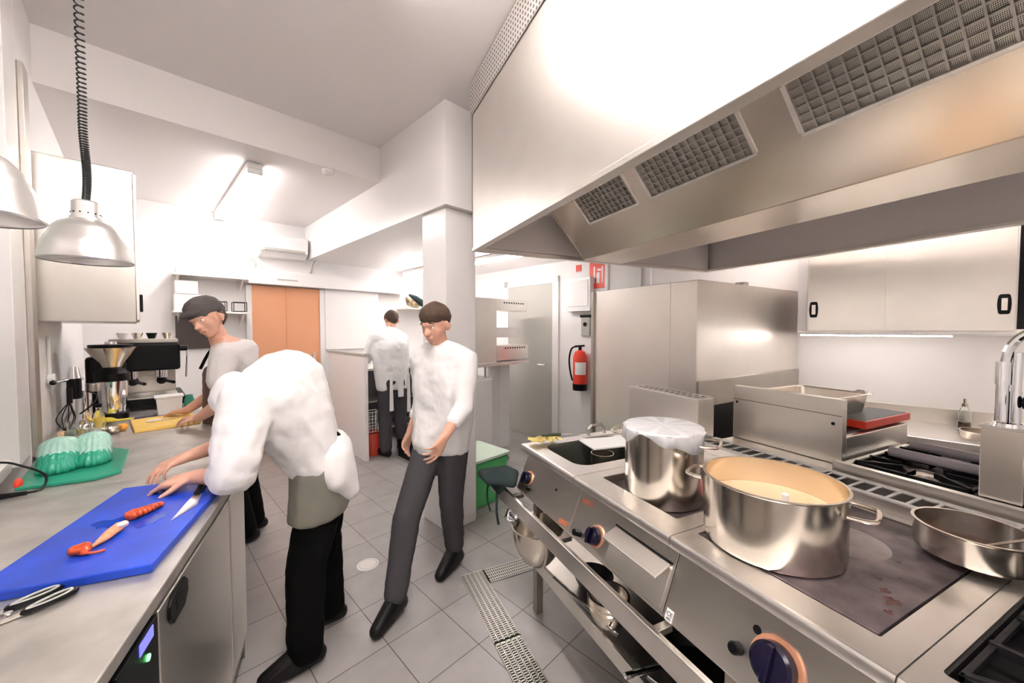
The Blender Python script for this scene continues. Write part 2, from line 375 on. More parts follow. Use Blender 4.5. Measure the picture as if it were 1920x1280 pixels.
# sloping filter bank: from (1.3, 2.29) down to (1.58, 1.99)
def hp(s, off=0): return (1.3+.28*s+off*.73, 2.29-.30*s+off*.68)
def slab(s0, s1, y0, y1, th0, th1):
    a, b, c, d = hp(s0, th0), hp(s1, th0), hp(s1, th1), hp(s0, th1)
    return [(a[0], y0, a[1]), (b[0], y0, b[1]), (c[0], y0, c[1]), (d[0], y0, d[1])], [(a[0], y1, a[1]), (b[0], y1, b[1]), (c[0], y1, c[1]), (d[0], y1, d[1])]
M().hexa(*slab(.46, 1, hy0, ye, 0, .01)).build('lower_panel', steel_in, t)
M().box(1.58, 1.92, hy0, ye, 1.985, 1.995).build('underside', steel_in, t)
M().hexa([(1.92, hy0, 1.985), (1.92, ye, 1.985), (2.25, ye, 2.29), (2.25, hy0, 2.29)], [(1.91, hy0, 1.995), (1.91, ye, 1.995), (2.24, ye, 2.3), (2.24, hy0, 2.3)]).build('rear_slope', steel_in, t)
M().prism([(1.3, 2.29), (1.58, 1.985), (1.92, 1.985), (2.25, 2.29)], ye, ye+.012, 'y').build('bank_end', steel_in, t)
M().box(.85, 3.0, ye+.013, hy1-.013, 2.29, 2.30).box(2.25, 3.03, hy0, hy1-.04, 2.29, 2.3).build('inner_roof', satin, t)
M().box(.85, 3.0, hy1-.05, hy1-.041, 2.03, 2.29).build('end_lining', satin, t)
edges = [(1.90, 1.50), (1.40, .90), (.735, .12), (-.02, -.6)]
for a, b in edges:
    M().hexa(*slab(.03, .45, b, a, .012, .03)).build('filter', filterm, t)
    M().hexa(*slab(.44, .47, b-.01, a+.01, -.006, .012)).hexa(*slab(0, .03, b-.01, a+.01, -.004, .012)).hexa(*slab(.03, .44, a-.002, a+.014, -.006, .012)).hexa(*slab(.03, .44, b-.014, b+.002, -.006, .012)).build('filter_frame', steel_hood, t, bevel=.001)
    # slats of the honeycomb insert
    m = M(); n = int((a-b)/.035)
    for i in range(1, n): y = b+(a-b)*i/n; m.hexa(*slab(.03, .45, y-.0025, y+.0025, .0, .012))
    for i in range(1, 6): s_ = .03+.42*i/6; m.hexa(*slab(s_-.006, s_+.006, b, a, .002, .012))
    m.build('filter_slats', steel_dk, t)
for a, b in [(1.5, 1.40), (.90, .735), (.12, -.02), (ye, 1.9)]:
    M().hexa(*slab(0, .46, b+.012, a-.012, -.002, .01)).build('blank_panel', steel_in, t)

# ================================================================== COOKING ISLAND
ZT = .9
def panel_pt(y, s, off=0):    # point on the slanted control panel; s 0 at top .. 1 at bottom
    n = Vector((-.921, 0, .389)); p = Vector((.908-.068*s, y, .836-.161*s)); return p+n*off
PN = Vector((-.921, 0, .389)); PD = Vector((-.389, 0, -.921))
def panel_matrix(y, s, off):  # local x along -y (reading direction), local y up the panel, local z out
    p = panel_pt(y, s, off); X = Vector((0, -1, 0)); Z = PN; Y = Z.cross(X)
    return Matrix.Translation(p) @ Matrix((X, Y, Z)).transposed().to_4x4()
def knob(t, y, s, r, m=navy, ring=copper):
    T = panel_matrix(y, s, 0)
    k = M(T).lathe([(0, .0), (r*1.22, .0), (r*1.22, .005), (0, .005)][::-1], n=40).build('knob_ring', ring, t)
    k = M(T).lathe([(0, .034), (r*.82, .034), (r*.97, .028), (r, .016), (r, .006), (0, .006)][::-1], n=40).build('knob', m, t)
    M(T).box(-r*.16, r*.16, -r*.9, r*.9, .03, .046).build('knob_grip', m, k, bevel=r*.08)
def module(y0, y1, label, hole=None, name='cooking_module'):
    t = thing(name, (1.35, (y0+y1)/2, 0), label, 'cooking unit')
    g = .0012; y0 += g; y1 -= g
    # worktop with a hole
    xb = 1.62
    m = M()
    if hole:
        hx0, hx1, hv0, hv1, hr = hole
        out = [(.875, y0), (xb, y0), (xb, y1), (.875, y1)]; inn = rrpts(hx0, hx1, hv0, hv1, hr, 6)[::-1]
        for z, fl in ((ZT, 1), (ZT-.03, 0)):
            bm = m.bm; vo = [m.v((*p, z)) for p in out]; vi = [m.v((*p, z)) for p in inn]
            e = [bm.edges.new((vo[i], vo[(i+1) % 4])) for i in range(4)]+[bm.edges.new((vi[i], vi[(i+1) % len(vi)])) for i in range(len(vi))]
            bmesh.ops.triangle_fill(bm, use_beauty=True, edges=e)
            if fl: V = (vo, vi)
            else:
                for a, b in ((V[0], vo), (V[1], vi)):
                    n = len(a)
                    for i in range(n): bm.faces.new((a[i], a[(i+1) % n], b[(i+1) % n], b[i]))
    else: m.box(.875, xb, y0, y1, ZT-.03, ZT)
    w = m.build('worktop', steel_top, t)
    M().prism([(.867, .868), (.865, .874), (.865, .892), (.869, .899), (.876, .9), (.876, .868)], y0, y1, 'y').build('front_lip', steel_top, w)
    p0, p1 = panel_pt(0, 0), panel_pt(0, 1)
    M().prism([(.908, .868), (p0.x, p0.z), (p1.x, p1.z), (.845, .664), (.90, .664), (.93, .868)], y0, y1, 'y').build('control_panel', steel, t, bevel=.002)
    return t
# sink module
s1 = module(1.255, 1.735, 'sink unit with knob at the far end of the cooking island', (.95, 1.42, 1.33, 1.66, .07), 'sink_unit')
m = M(); pts = rrpts(.95, 1.42, 1.33, 1.66, .07, 6)
rows = [(1, ZT), (.97, ZT-.02), (.93, ZT-.15), (.8, ZT-.17)]
prev = None
for f, z in rows:
    c = [m.v((1.185+(x-1.185)*f, 1.495+(y-1.495)*f, z)) for x, y in pts]
    if prev: m.link(prev, c)
    prev = c
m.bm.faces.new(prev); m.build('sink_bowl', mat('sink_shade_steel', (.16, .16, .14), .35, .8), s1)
tag(M().lathe([(.0, .76), (.05, .76), (.052, .90), (.055, .90), (.055, .755), (0, .755)][::-1], (1.16, 1.44, 0), 32).build('strainer_cup', panpol), 'steel strainer cup standing in the island sink', 'strainer')
t = thing('sink_cover', (1.3, 1.53, .902), 'white board lying across the back of the island sink', 'board')
M().obox((1.32, 1.535, .907), (.34, .16, .010), R(-8)).build('board', plastic_w, t, bevel=.003)
t = thing('handled_lid', (1.37, 1.70, .9), 'steel lid with dark arched handle lying behind the sink', 'lid')
M().rrect(1.22, 1.44, 1.665, 1.73, .015, .9005, .906).build('plate', steel_top, t)
M().tube([(1.27, 1.70, .905), (1.272, 1.70, .94), (1.29, 1.70, .957), (1.36, 1.70, .957), (1.378, 1.70, .94), (1.38, 1.70, .905)], .009).build('handle', steel_dk, t)
knob(s1, 1.656, .57, .03)
M(panel_matrix(1.62, .78, 0)).cyl((0, 0, 0), (0, 0, .02), .013, .011).build('igniter_button', black, s1)
M(panel_matrix(1.416, .36, 0)).cyl((0, 0, -.002), (0, 0, .001), .006).build('screw_hole', black, s1)
# griddle module
s2 = module(.77, 1.255, 'steel cooking unit under the film-covered stockpot', (.965, 1.5, .83, 1.2, .012), 'griddle_unit')
M().box(.966, 1.499, .831, 1.199, .855, .872).build('griddle_plate', platem, s2)
M().box(.966, 1.499, .8315, .835, .872, .899).box(.966, 1.499, 1.196, 1.1985, .872, .899).box(.966, .969, .835, 1.196, .872, .899).box(1.496, 1.499, .835, 1.196, .872, .899).build('griddle_rim', steel_dk, s2)
knob(s2, 1.103, .66, .032)
M(panel_matrix(1.19, .84, 0)).cyl((0, 0, 0), (0, 0, .03), .014, .012).build('igniter_button', black, s2)
dr = M(panel_matrix(.905, .58, 0)).rrect(-.125, .125, -.062, .055, .008, 0, .005).build('grease_drawer', steel, s2, bevel=.001)
m = M(panel_matrix(.905, .58, 0)); m.hexa([(-.12, .055, .004), (.12, .055, .004), (.12, .062, .004), (-.12, .062, .004)], [(-.12, .012, .05), (.12, .012, .05), (.12, .018, .053), (-.12, .018, .053)]); m.build('drawer_handle', steel_hood, dr, bevel=.002)
M(panel_matrix(.905, .58, 0)).box(-.124, .124, .063, .068, 0, .003).build('slot', black, dr)
logo = mat('orange_print', (.85, .2, .06), .5)
text('maker_logo', 'MKO', .028, panel_matrix(1.198, .17, .003) @ Matrix.Rotation(R(8), 4, 'Z'), logo, s2)
text('maker_logo', 'MKO', .028, panel_matrix(1.30, .9, .003) @ Matrix.Rotation(R(8), 4, 'Z'), logo, s1)
# solid top module
s3 = module(.285, .77, 'solid-top range unit under the large casserole', (.952, 1.58, .337, .745, .004), 'solid_top_range')
M().box(.953, 1.579, .338, .744, .865, .870).build('plate_well', black, s3)
pl = M().box(.957, 1.575, .342, .740, .878, .901).build('hob_plate', platem, s3, bevel=.0015)
stains = mat('burnt_stain', (.09, .035, .03), .6, var=.6, vscale=60)
for x, y, r in ((1.13, .395, .012), (1.17, .42, .008), (1.10, .372, .018), (1.22, .40, .005), (1.05, .36, .010), (1.30, .43, .006)):
    M().prism([(x+r*math.cos(q)*(1+.4*math.sin(3*q+x*50)), y+r*.7*math.sin(q)*(1+.3*math.cos(4*q))) for q in [2*math.pi*i/24 for i in range(24)]], .901, .9013).build('burnt_spot', stains, pl, smooth=False)
M().lathe([(0, .9016), (.094, .9016), (.097, .9012), (.097, .9008), (0, .9008)][::-1], (1.30, .545, 0), 48).build('hob_disc', mat('hob_disc_iron', (.27, .23, .23), .38, .6, bump=.1, bscale=30, var=.2, vscale=14), pl)
knob(s3, .48, .5, .045)
M(panel_matrix(.56, .64, 0)).lathe([(0, .026), (.011, .026), (.014, .022), (.014, 0), (0, 0)][::-1], n=28).build('igniter_button', black, s3)
M(panel_matrix(.532, .28, 0)).cyl((0, 0, -.002), (0, 0, .0008), .0095, n=28).build('panel_hole', black, s3)
st = M(panel_matrix(.748, .93, 0)).box(-.012, .012, -.016, .016, 0, .0006).build('conformity_sticker', plastic_w, s3)
tag(st, 'small white sticker printed CE')
text('sticker_print', 'CE', .016, panel_matrix(.748, .93, .0012) @ Matrix.Translation((0, .003, 0)), black, st, .0001)
M(panel_matrix(.748, .93, .0012)).box(-.008, .008, -.011, -.009, 0, .0002).box(-.006, .006, -.0075, -.006, 0, .0002).build('sticker_lines', black, st)
# burner module
s4 = module(-.32, .285, 'gas burner range unit at the near end of the island', (.95, 1.58, -.25, .255, .01), 'gas_range')
m = M(); m.box(.951, 1.579, -.249, .254, .83, .845)
m.box(.951, .956, -.249, .254, .845, .897).box(1.574, 1.579, -.249, .254, .845, .897).box(.956, 1.574, .249, .254, .845, .897).box(.956, 1.574, -.249, -.244, .845, .897)
m.build('burner_well', blackm, s4)
for cx in (1.12, 1.42):
    b = M().lathe([(0, .846), (.075, .846), (.06, .862), (.05, .866), (.05, .874), (.038, .884), (0, .886)][::-1], (cx, .03, 0), 36).build('burner', steel_dk, s4)
    M().lathe([(0, .8862), (.028, .8862), (.028, .893), (0, .896)][::-1], (cx, .03, 0), 28).build('burner_cap', mat('brass_cap', (.55, .45, .33), .45, .8), b)
def grate(x0, x1, y0, y1, z, parent, nm='pan_support'):
    cx, cy = (x0+x1)/2, (y0+y1)/2; m = M(); r = .006
    m.box(x0, x1, y0, y0+.010, z-.012, z).box(x0, x1, y1-.010, y1, z-.012, z).box(x0, x0+.010, y0, y1, z-.012, z).box(x1-.010, x1, y0, y1, z-.012, z)
    for a in range(4):
        for fx, fy in (((x0, x1)[a % 2], (y0, y1)[a//2]),):
            d = Vector((cx-fx, cy-fy, 0)); L = d.length; d.normalize(); p = Vector((fx, fy, 0))+d*.006; q = Vector((fx, fy, 0))+d*(L*.72)
            w = Vector((-d.y, d.x, 0))*.005
            m.hexa([p-w+Vector((0, 0, z-.022)), p+w+Vector((0, 0, z-.022)), p+w+Vector((0, 0, z+.006)), p-w+Vector((0, 0, z+.006))], [q-w+Vector((0, 0, z-.014)), q+w+Vector((0, 0, z-.014)), q+w+Vector((0, 0, z+.006)), q-w+Vector((0, 0, z+.006))])
    for p, q in (((cx, y0), (cx, cy-.06)), ((cx, y1), (cx, cy+.06)), ((x0, cy), (cx-.06, cy)), ((x1, cy), (cx+.06, cy))):
        m.box(min(p[0], q[0])-.005, max(p[0], q[0])+.005, min(p[1], q[1]), max(p[1], q[1]), z-.012, z+.006)
    return m.build(nm, iron, parent, bevel=.0015)
grate(.965, 1.265, -.23, .24, .905, s4); grate(1.268, 1.566, -.23, .24, .905, s4)
knob(s4, .17, .5, .045); knob(s4, -.1, .5, .045)
# open base with shelf, legs and rear body
t = thing('island_base', (1.3, .7, 0), 'dark open steel base frame with shelf under the cooking island', 'base frame')
M().box(.93, 1.60, -.32, 1.73, .655, .70).build('body', blackm, t, bevel=.003)
M().box(.905, 1.6, -.32, 1.73, .295, .32).box(.90, .915, -.32, 1.73, .275, .335).build('shelf', steel, t, bevel=.002)
M().box(1.56, 1.6, -.32, 1.73, .02, .655).build('rear_panel', blackm, t)
for y in (-.30, .60, 1.68):
    M().box(.93, .97, y, y+.04, 0, .655).build('leg', steel_dk, t, bevel=.003)
t = thing('towel_rail', (.79, .6, .6), 'flat steel rail along the front of the island', 'rail')
M().rrect(.772, .79, -.32, 1.93, .006, .598, .672).build('bar', steel, t, bevel=.004)
for y in (.1, .75, 1.25, 1.68):
    M().box(.79, .848, y-.012, y+.012, .645, .665).build('bracket', steel_dk, t, bevel=.002)
M().tube([(.80, 1.62, .64), (.78, 1.60, .60), (.745, 1.60, .58), (.72, 1.6, .60), (.735, 1.6, .64)], .010, sub=4).cyl((.752, 1.56, .585), (.752, 1.64, .585), .018).build('valve', chrome, t)
t = thing('flue_strip', (1.7, .5, .9), 'perforated steel vent strip along the middle of the island', 'vent strip')
m = M(); m.box(1.621, 1.64, -.32, 1.29, .86, .938).box(1.76, 1.775, -.32, 1.29, .86, .938).box(1.64, 1.76, -.32, 1.29, .86, .895)
m.build('channel', steel_top, t)
m = M(); m.box(1.625, 1.648, -.32, 1.29, .9385, .942).box(1.742, 1.772, -.32, 1.29, .9385, .942)
for i in range(33):
    y = 1.285-i*.05
    if y < -.31: break
    m.box(1.648, 1.742, y-.009, y, .9385, .942)
m.box(1.648, 1.742, .772, .828, .9385, .942)
m.build('grille', plastic_w, t)
M().box(1.642, 1.758, -.32, 1.29, .896, .905).build('duct', black, t)
t = thing('flue_box', (1.7, 1.55, .86), 'steel flue box with slotted top behind the covered stockpot', 'flue')
M().box(1.65, 1.77, 1.30, 1.79, .70, 1.145).box(1.622, 1.65, 1.30, 1.73, .70, .90).build('casing', steel_hood, t, bevel=.004)
m = M(); m.box(1.655, 1.665, 1.31, 1.78, 1.145, 1.149).box(1.755, 1.765, 1.31, 1.78, 1.145, 1.149)
for i in range(12): m.box(1.665, 1.755, 1.315+i*.039, 1.323+i*.039, 1.146, 1.149)
m.box(1.705, 1.712, 1.31, 1.78, 1.145, 1.149)
m.build('grille', steel_top, t, bevel=.001)
M().box(1.666, 1.754, 1.325, 1.745, 1.1455, 1.147).build('duct', black, t)
# rear row
t = thing('rear_range_base', (2.15, .4, 0), 'steel body under the rear row of the island', 'range base')
M().box(1.78, 2.52, -.32, 1.285, .05, .93).build('body', steel, t, bevel=.003)
M().box(1.80, 2.48, -.30, 1.26, 0, .05).build('plinth', blackm, t)
t = thing('countertop_griddle', (2.2, 1.05, .93), 'countertop griddle with tall steel splashback on the rear row', 'griddle')
M().box(1.90, 1.935, .812, 1.286, .931, 1.205).build('splashback', steel, t, bevel=.003)
M().box(1.898, 1.9005, .815, 1.283, 1.135, 1.137).build('seam', black, t)
M().cyl((1.8985, .845, 1.10), (1.901, .845, 1.10), .007).cyl((1.8985, 1.265, 1.12), (1.901, 1.265, 1.12), .006).build('screw_hole', black, t)
M().box(1.935, 2.50, .812, 1.286, .931, 1.045).build('body', steel, t, bevel=.003)
M().box(1.96, 2.47, .84, 1.26, 1.045, 1.052).build('cooking_plate', blackm, t)
t = thing('tray_red_reflection', (2.35, .9, 1.053), 'tray under the steel food pan, painted red for the reflection on its side', 'tray')
M().rrect(2.12, 2.56, .822, .99, .008, 1.0535, 1.088).build('tray', red, t, bevel=.003)  # red colour imitates the orange reflection on the steel side guard
M().rrect(2.13, 2.55, .832, .98, .006, 1.088, 1.0885).build('tray_inside', blackm, t)
t = thing('food_pan', (2.25, 1.05, 1.066), 'rectangular steel food pan standing on the countertop griddle', 'food pan')
m = M(); pts0 = rrpts(2.03, 2.42, .90, 1.25, .03)
prev = None
for gx, z in ((.0, 1.18), (-.014, 1.18), (-.02, 1.175), (-.035, 1.072), (-.06, 1.067)):
    c = [m.v((2.225+(x-2.225)*(1+gx/.19), 1.075+(y-1.075)*(1+gx/.17), z)) for x, y in pts0]
    if prev: m.link(prev, c)
    prev = c
m.bm.faces.new(prev); m.build('pan', panpol, t, solid=.002)
M().tube([(2.42, .95, 1.178), (2.455, .95, 1.182), (2.455, .99, 1.182), (2.42, .99, 1.178)], .004).build('handle', panpol, t)
t = thing('rear_gas_range', (2.1, .3, .93), 'gas burner top of the rear row behind the vent strip', 'gas range')
M().box(1.80, 1.83, -.32, .80, .931, .972).build('ledge', steel, t, bevel=.002)
m = M(); m.box(1.83, 2.44, -.32, .80, .931, .94).box(1.83, 1.86, -.32, .80, .94, .955).box(2.41, 2.44, -.32, .80, .94, .955).box(1.86, 2.41, .775, .80, .94, .955)
m.build('hob_top', steel_top, t, bevel=.001)
M().box(1.862, 2.408, -.32, .773, .941, .945).build('burner_well', blackm, t)
grate(1.87, 2.13, .45, .76, .972, t); grate(2.14, 2.40, .45, .76, .972, t)
grate(1.87, 2.13, .12, .43, .972, t); grate(2.14, 2.40, .12, .43, .972, t)
for cx in (2.0, 2.27):
    for cy in (.6, .28):
        M().lathe([(0, .945), (.05, .945), (.045, .957), (.03, .962), (0, .963)][::-1], (cx, cy, 0), 28).build('burner', steel_dk, t)
bars = mat('grey_roller', (.42, .38, .42), .45)
for i, (x, a, b) in enumerate(((2.0, .16, .44), (2.06, .46, .72), (2.26, .40, .72))):
    m = M(); m.cyl((x, a, .998), (x, b, .998), .019, n=16)
    tag(m.build('grill_rod', bars), ['short grey ridged rod on the rear burners, next to the tap column', 'grey ridged rod on the rear burners nearest the vent strip', 'grey ridged rod on the rear burners farthest from the vent strip'][i], 'rod', 'grey rods on the rear burners')
# tap column
t = thing('tap_column', (1.86, .39, .94), 'square steel column carrying the chrome tap', 'tap column')
M().box(1.832, 1.885, .345, .43, .973, 1.195).build('column', steel, t, bevel=.003)
M().box(1.826, 1.891, .339, .436, 1.195, 1.201).build('cap_plate', steel_top, t, bevel=.002)
t = thing('mixer_tap', (1.86, .385, 1.201), 'tall chrome spray tap on the steel column', 'tap')
c = Vector((1.862, .385, 0))
M().lathe([(0, 0), (.034, 0), (.03, .012), (.02, .016), (0, .016)], c+Vector((0, 0, 1.201)), 28).build('base_flange', chrome, t)
M().cyl(c+Vector((0, .012, 1.215)), c+Vector((0, .012, 1.33)), .014).cyl(c+Vector((0, -.014, 1.215)), c+Vector((0, -.014, 1.31)), .012).cyl(c+Vector((0, .012, 1.33)), c+Vector((0, .012, 1.40)), .017).build('body', chrome, t)
M().tube([c+Vector((0, .01, 1.38)), c+Vector((0, .002, 1.44)), c+Vector((0, -.02, 1.48)), c+Vector((.0, -.06, 1.505)), c+Vector((0, -.12, 1.51)), c+Vector((0, -.18, 1.48)), c+Vector((0, -.20, 1.42))], .012, sub=5).build('spout', chrome, t)
M().cyl(c+Vector((0, -.014, 1.30)), c+Vector((0, -.016, 1.43)), .010).build('side_pipe', chrome, t)
M().cyl(c+Vector((-.01, -.03, 1.28)), c+Vector((-.01, -.055, 1.28)), .018).build('valve_knob', navy, t)

# ---------------- pots
def pot_handle(m, c, r, ang, z, w=.055, out=.05, th=.0055):
    d = Vector((math.cos(ang), math.sin(ang), 0)); e = Vector((-d.y, d.x, 0)); p = Vector(c)+Vector((0, 0, z))
    m.tube([p+d*(r-.002)-e*w, p+d*(r+.012)-e*w, p+d*(r+out*.8)-e*w*.85, p+d*(r+out)-e*w*.5, p+d*(r+out)+e*w*.5, p+d*(r+out*.8)+e*w*.85, p+d*(r+.012)+e*w, p+d*(r-.002)+e*w], th, n=10, sub=3)
def pot(name, c, r, h, label, cat, liquid=None, lz=.05, handles=True, ha=0, th=.003):
    t = thing(name, c, label, cat)
    prof = [(0, 0), (r*.93, 0), (r*.98, .004), (r*.995, .014), (r, h-.006), (r+.004, h-.002), (r+.004, h), (r-th, h), (r-th, .006), (0, .006)]
    M().lathe(prof, c, 64).build('body', panpol, t)
    if liquid: M().lathe([(0, h-lz), (r-th-.0005, h-lz)], c, 48).build('liquid', liquid, t)
    if handles:
        for a in (ha, ha+math.pi):
            m = M(); pot_handle(m, c, r, a, h-.035); m.build('handle', panpol, t)
    return t
PA = (1.098, .629, .902)
pt = pot('casserole', PA, .167, .184, 'large shallow steel casserole of cream soup on the solid top', 'casserole', creamm, .075, ha=R(-72))
tag(M().lathe([(0, 1.012), (.008, 1.013), (.010, 1.03), (.006, 1.06), (.008, 1.075), (0, 1.08)], (1.04, .56, 0), 16).build('stirring_stick', plastic_w), 'short pale stick standing in the cream soup', 'utensil')
PB = (1.102, 1.015, .873)
pt = pot('stockpot', PB, .137, .262, 'tall steel stockpot wrapped in cling film behind the casserole', 'stockpot', ha=R(-62))
m = M(); n = 72; c = Vector(PB); ctr = m.v(c+Vector((0, 0, .272)))
r0 = [m.v(c+Vector((.137*math.cos(2*math.pi*k/n), .137*math.sin(2*math.pi*k/n), .268))) for k in range(n)]
r1 = []; r2 = []
for k in range(n):
    a = 2*math.pi*k/n; q = .143+.003*math.sin(9*a)+.002*math.sin(23*a); r1.append(m.v(c+Vector((q*math.cos(a), q*math.sin(a), .262))))
    dz = .03+.022*math.sin(3*a+.6)+.01*math.sin(7*a); q = .1445+.004*math.sin(13*a+1)+.002*math.sin(31*a); r2.append(m.v(c+Vector((q*math.cos(a), q*math.sin(a), .258-dz))))
for k in range(n): m.bm.faces.new((ctr, r0[k], r0[(k+1) % n]))
m.link(r0, r1); m.link(r1, r2)
m.build('cling_film', film, pt, solid=.0012)
PC = (1.475, .352, .918)
pt = pot('saute_pan', PC, .106, .074, 'steel saute pan of dark sauce at the edge of the burners', 'pan', brothm, .03, False)
d = Vector((math.cos(R(-62)), math.sin(R(-62)), 0))
M().tube([Vector(PC)+d*.105+Vector((0, 0, .055)), Vector(PC)+d*.14+Vector((0, 0, .06)), Vector(PC)+d*.32+Vector((0, 0, .085))], [.011, .010, .009], n=12).build('handle', panpol, pt)
M().tube([Vector(PC)+Vector((-.08, -.02, .05)), Vector(PC)+Vector((.02, -.08, .077)), Vector(PC)+Vector((.12, -.14, .09))], .003).build('spoon', panpol, pt)
# colourful mat under the stockpot's right side
t = tag(M().obox((1.32, .90, .876), (.16, .10, .004), R(20)).build('pot_cloth', mat('folded_print_cloth', (.75, .3, .3), .8, var=.8, vscale=25)), 'red and blue folded cloth beside the stockpot base', 'cloth')
# ---------------- on the far end and the shelf
t = thing('yellow_cloth', (1.02, 1.70, .9), 'crumpled yellow and red cloth at the far corner of the island', 'cloth')
m = M(); prev = None
for i in range(9):
    row = []
    for j in range(12):
        x = .90+.17*j/11+.006*math.sin(3*i); y = 1.655+.085*i/8; row.append(m.v((x, y, .910+.022*abs(math.sin(i*1.1+j*.9))+.008*math.sin(j*1.7))))
    if prev:
        for j in range(11): m.bm.faces.new((prev[j], prev[j+1], row[j+1], row[j]))
    prev = row
m.build('cloth', mat('yellow_red_cloth', (.9, .6, .2), .9, var=.6, vscale=20), t, solid=.003, subsurf=1)
t = thing('paring_knife', (1.07, 1.70, .93), 'knife with green handle lying on the yellow cloth', 'knife')
M().tube([(.98, 1.715, .936), (1.03, 1.70, .938), (1.08, 1.69, .936)], [.007, .009, .008]).build('handle', mat('olive_handle', (.06, .08, .05), .4), t)
M().hexa([(1.08, 1.682, .935), (1.14, 1.678, .932), (1.15, 1.68, .932), (1.08, 1.698, .935)], [(1.08, 1.682, .937), (1.14, 1.678, .934), (1.15, 1.68, .934), (1.08, 1.698, .937)]).build('blade', steel, t)
t = thing('dark_cloth', (.78, 1.85, .55), 'dark green cloth with straps draped over the rail end', 'cloth')
cm = M(); cm.hull([((.72, 1.93, .70), .024), ((.80, 1.70, .715), .022), ((.86, 1.80, .72), .022), ((.71, 1.80, .705), .02), ((.86, 1.93, .70), .022), ((.78, 1.84, .735), .02)]); cm.hull([((.765, 1.74, .695), .014), ((.765, 1.9, .69), .014), ((.758, 1.78, .64), .008), ((.758, 1.88, .645), .008)])
cb = cm.build('cloth', clothd, t)
M().tube([(.755, 1.80, .66), (.75, 1.79, .60), (.745, 1.78, .54), (.76, 1.79, .47)], .007, n=8, sub=4).build('strap', clothd, t)
M().tube([(.755, 1.90, .66), (.745, 1.91, .62), (.74, 1.90, .56), (.75, 1.88, .5)], .005, n=8, sub=4).build('strap', clothd, t)
def bowl(name, c, r, h, label, m_=panpol, cat='bowl', rot=None, grp=None):
    prof = [(0, 0)]+[(r*math.sin(R(a)), h*(1-math.cos(R(a)))) for a in (20, 35, 50, 65, 78, 90)]+[(r+.006, h), (r+.006, h+.003), (r-.002, h+.003)]+[((r-.004)*math.sin(R(a)), .004+h*(1-math.cos(R(a)))) for a in (82, 65, 50, 35, 20)]+[(0, .004)]
    o = M().lathe(prof, c, 56, rot).build(name, m_); return tag(o, label, cat, grp)
bowl('mixing_bowl', (.88, 1.58, .337), .125, .20, 'deep steel mixing bowl sticking out of the shelf at its far end')
for k in range(3):
    bowl('shelf_bowl', (.945, 1.13, .337+.022*k), .075, .085, ['steel bowl at the bottom of the nested stack on the shelf', 'steel bowl in the middle of the nested stack on the shelf', 'steel bowl on top of the nested stack on the shelf'][k], grp='nested bowls on the island shelf')
def frypan(c, r, hd, hl, label):
    t = thing('frying_pan', c, label, 'frying pan', 'frying pans on the island shelf')
    M().lathe([(0, 0), (r*.8, 0), (r, .04), (r-.003, .04), (r*.79, .004), (0, .004)], c, 40).build('pan', blackm, t)
    d = Vector((math.cos(hd), math.sin(hd), 0)); C0 = Vector(c)
    M().tube([C0+d*(r-.01)+Vector((0, 0, .03)), C0+d*(r+.05)+Vector((0, 0, .045)), C0+d*(r+hl)+Vector((0, 0, .05))], [.007, .008, .010], n=8).build('handle', chrome, t)
frypan((1.10, .86, .337), .11, R(172), .17, 'black frying pan on the shelf with handle pointing to the aisle')
frypan((1.12, .62, .337), .12, R(205), .15, 'black frying pan on the shelf, chrome handle slanting towards the drain')
frypan((1.12, .34, .337), .12, R(160), .14, 'black frying pan on the shelf nearest the camera')
frypan((1.05, 1.36, .337), .09, R(230), .12, 'small black frying pan on the shelf between the bowls')
for i, (a, b, l) in enumerate((((.90, 1.46, .345), (.90, 1.02, .40), 'long steel rod lying along the shelf edge'), ((.86, .84, .42), (.92, .55, .43), 'long steel ladle handle on the shelf near the pans'))):
    tag(M().tube([a, b], .006, n=8).build('ladle_handle', chrome), l, 'utensil')
t = thing('fish_slice', (.83, .70, .34), 'steel fish slice with broad blade hanging over the shelf edge', 'spatula')
M().tube([(1.0, .68, .36), (.90, .70, .362), (.86, .705, .355)], .006, n=8).build('handle', black, t)
M().hexa([(.86, .68, .345), (.86, .73, .345), (.77, .755, .325), (.77, .665, .325)], [(.86, .68, .348), (.86, .73, .348), (.77, .755, .328), (.77, .665, .328)]).build('blade', steel, t)

# ================================================================== FLOOR DRAIN
t = thing('floor_drain', (.70, 1.3, 0), 'L-shaped slotted steel drain grating set in the tiled floor', 'drain')
def grating(x0, x1, y0, y1, along='y', gaps=()):
    M().box(x0+.004, x1-.004, y0+.004, y1-.004, .0003, .0012).build('channel', black, t)
    m = M(); e = .006; z0, z1 = .001, .004
    m.box(x0, x0+e, y0, y1, z0, z1).box(x1-e, x1, y0, y1, z0, z1).box(x0, x1, y0, y0+e, z0, z1).box(x0, x1, y1-e, y1, z0, z1)
    if along == 'y':
        for i in range(1, 5): x = x0+(x1-x0)*i/5; m.box(x-.0035, x+.0035, y0, y1, z0, z1)
        k = int((y1-y0)/.013)
        for i in range(k): y = y0+(y1-y0)*i/k; m.box(x0, x1, y, y+.0058, z0, z1)
    else:
        for i in range(1, 5): y = y0+(y1-y0)*i/5; m.box(x0, x1, y-.0035, y+.0035, z0, z1)
        k = int((x1-x0)/.013)
        for i in range(k): x = x0+(x1-x0)*i/k; m.box(x, x+.0058, y0, y1, z0, z1)
    m.build('grating', mat('grate_steel', (.6, .575, .52), .4, .6), t)
grating(.656, .795, 1.60, 2.145); grating(.656, .795, 1.05, 1.597); grating(.656, .795, .45, 1.047); grating(.798, 1.35, 2.01, 2.14, 'x')
t = thing('drain_cover', (.158, 2.504, 0), 'round pale inspection cover in the tiled floor', 'floor cover')
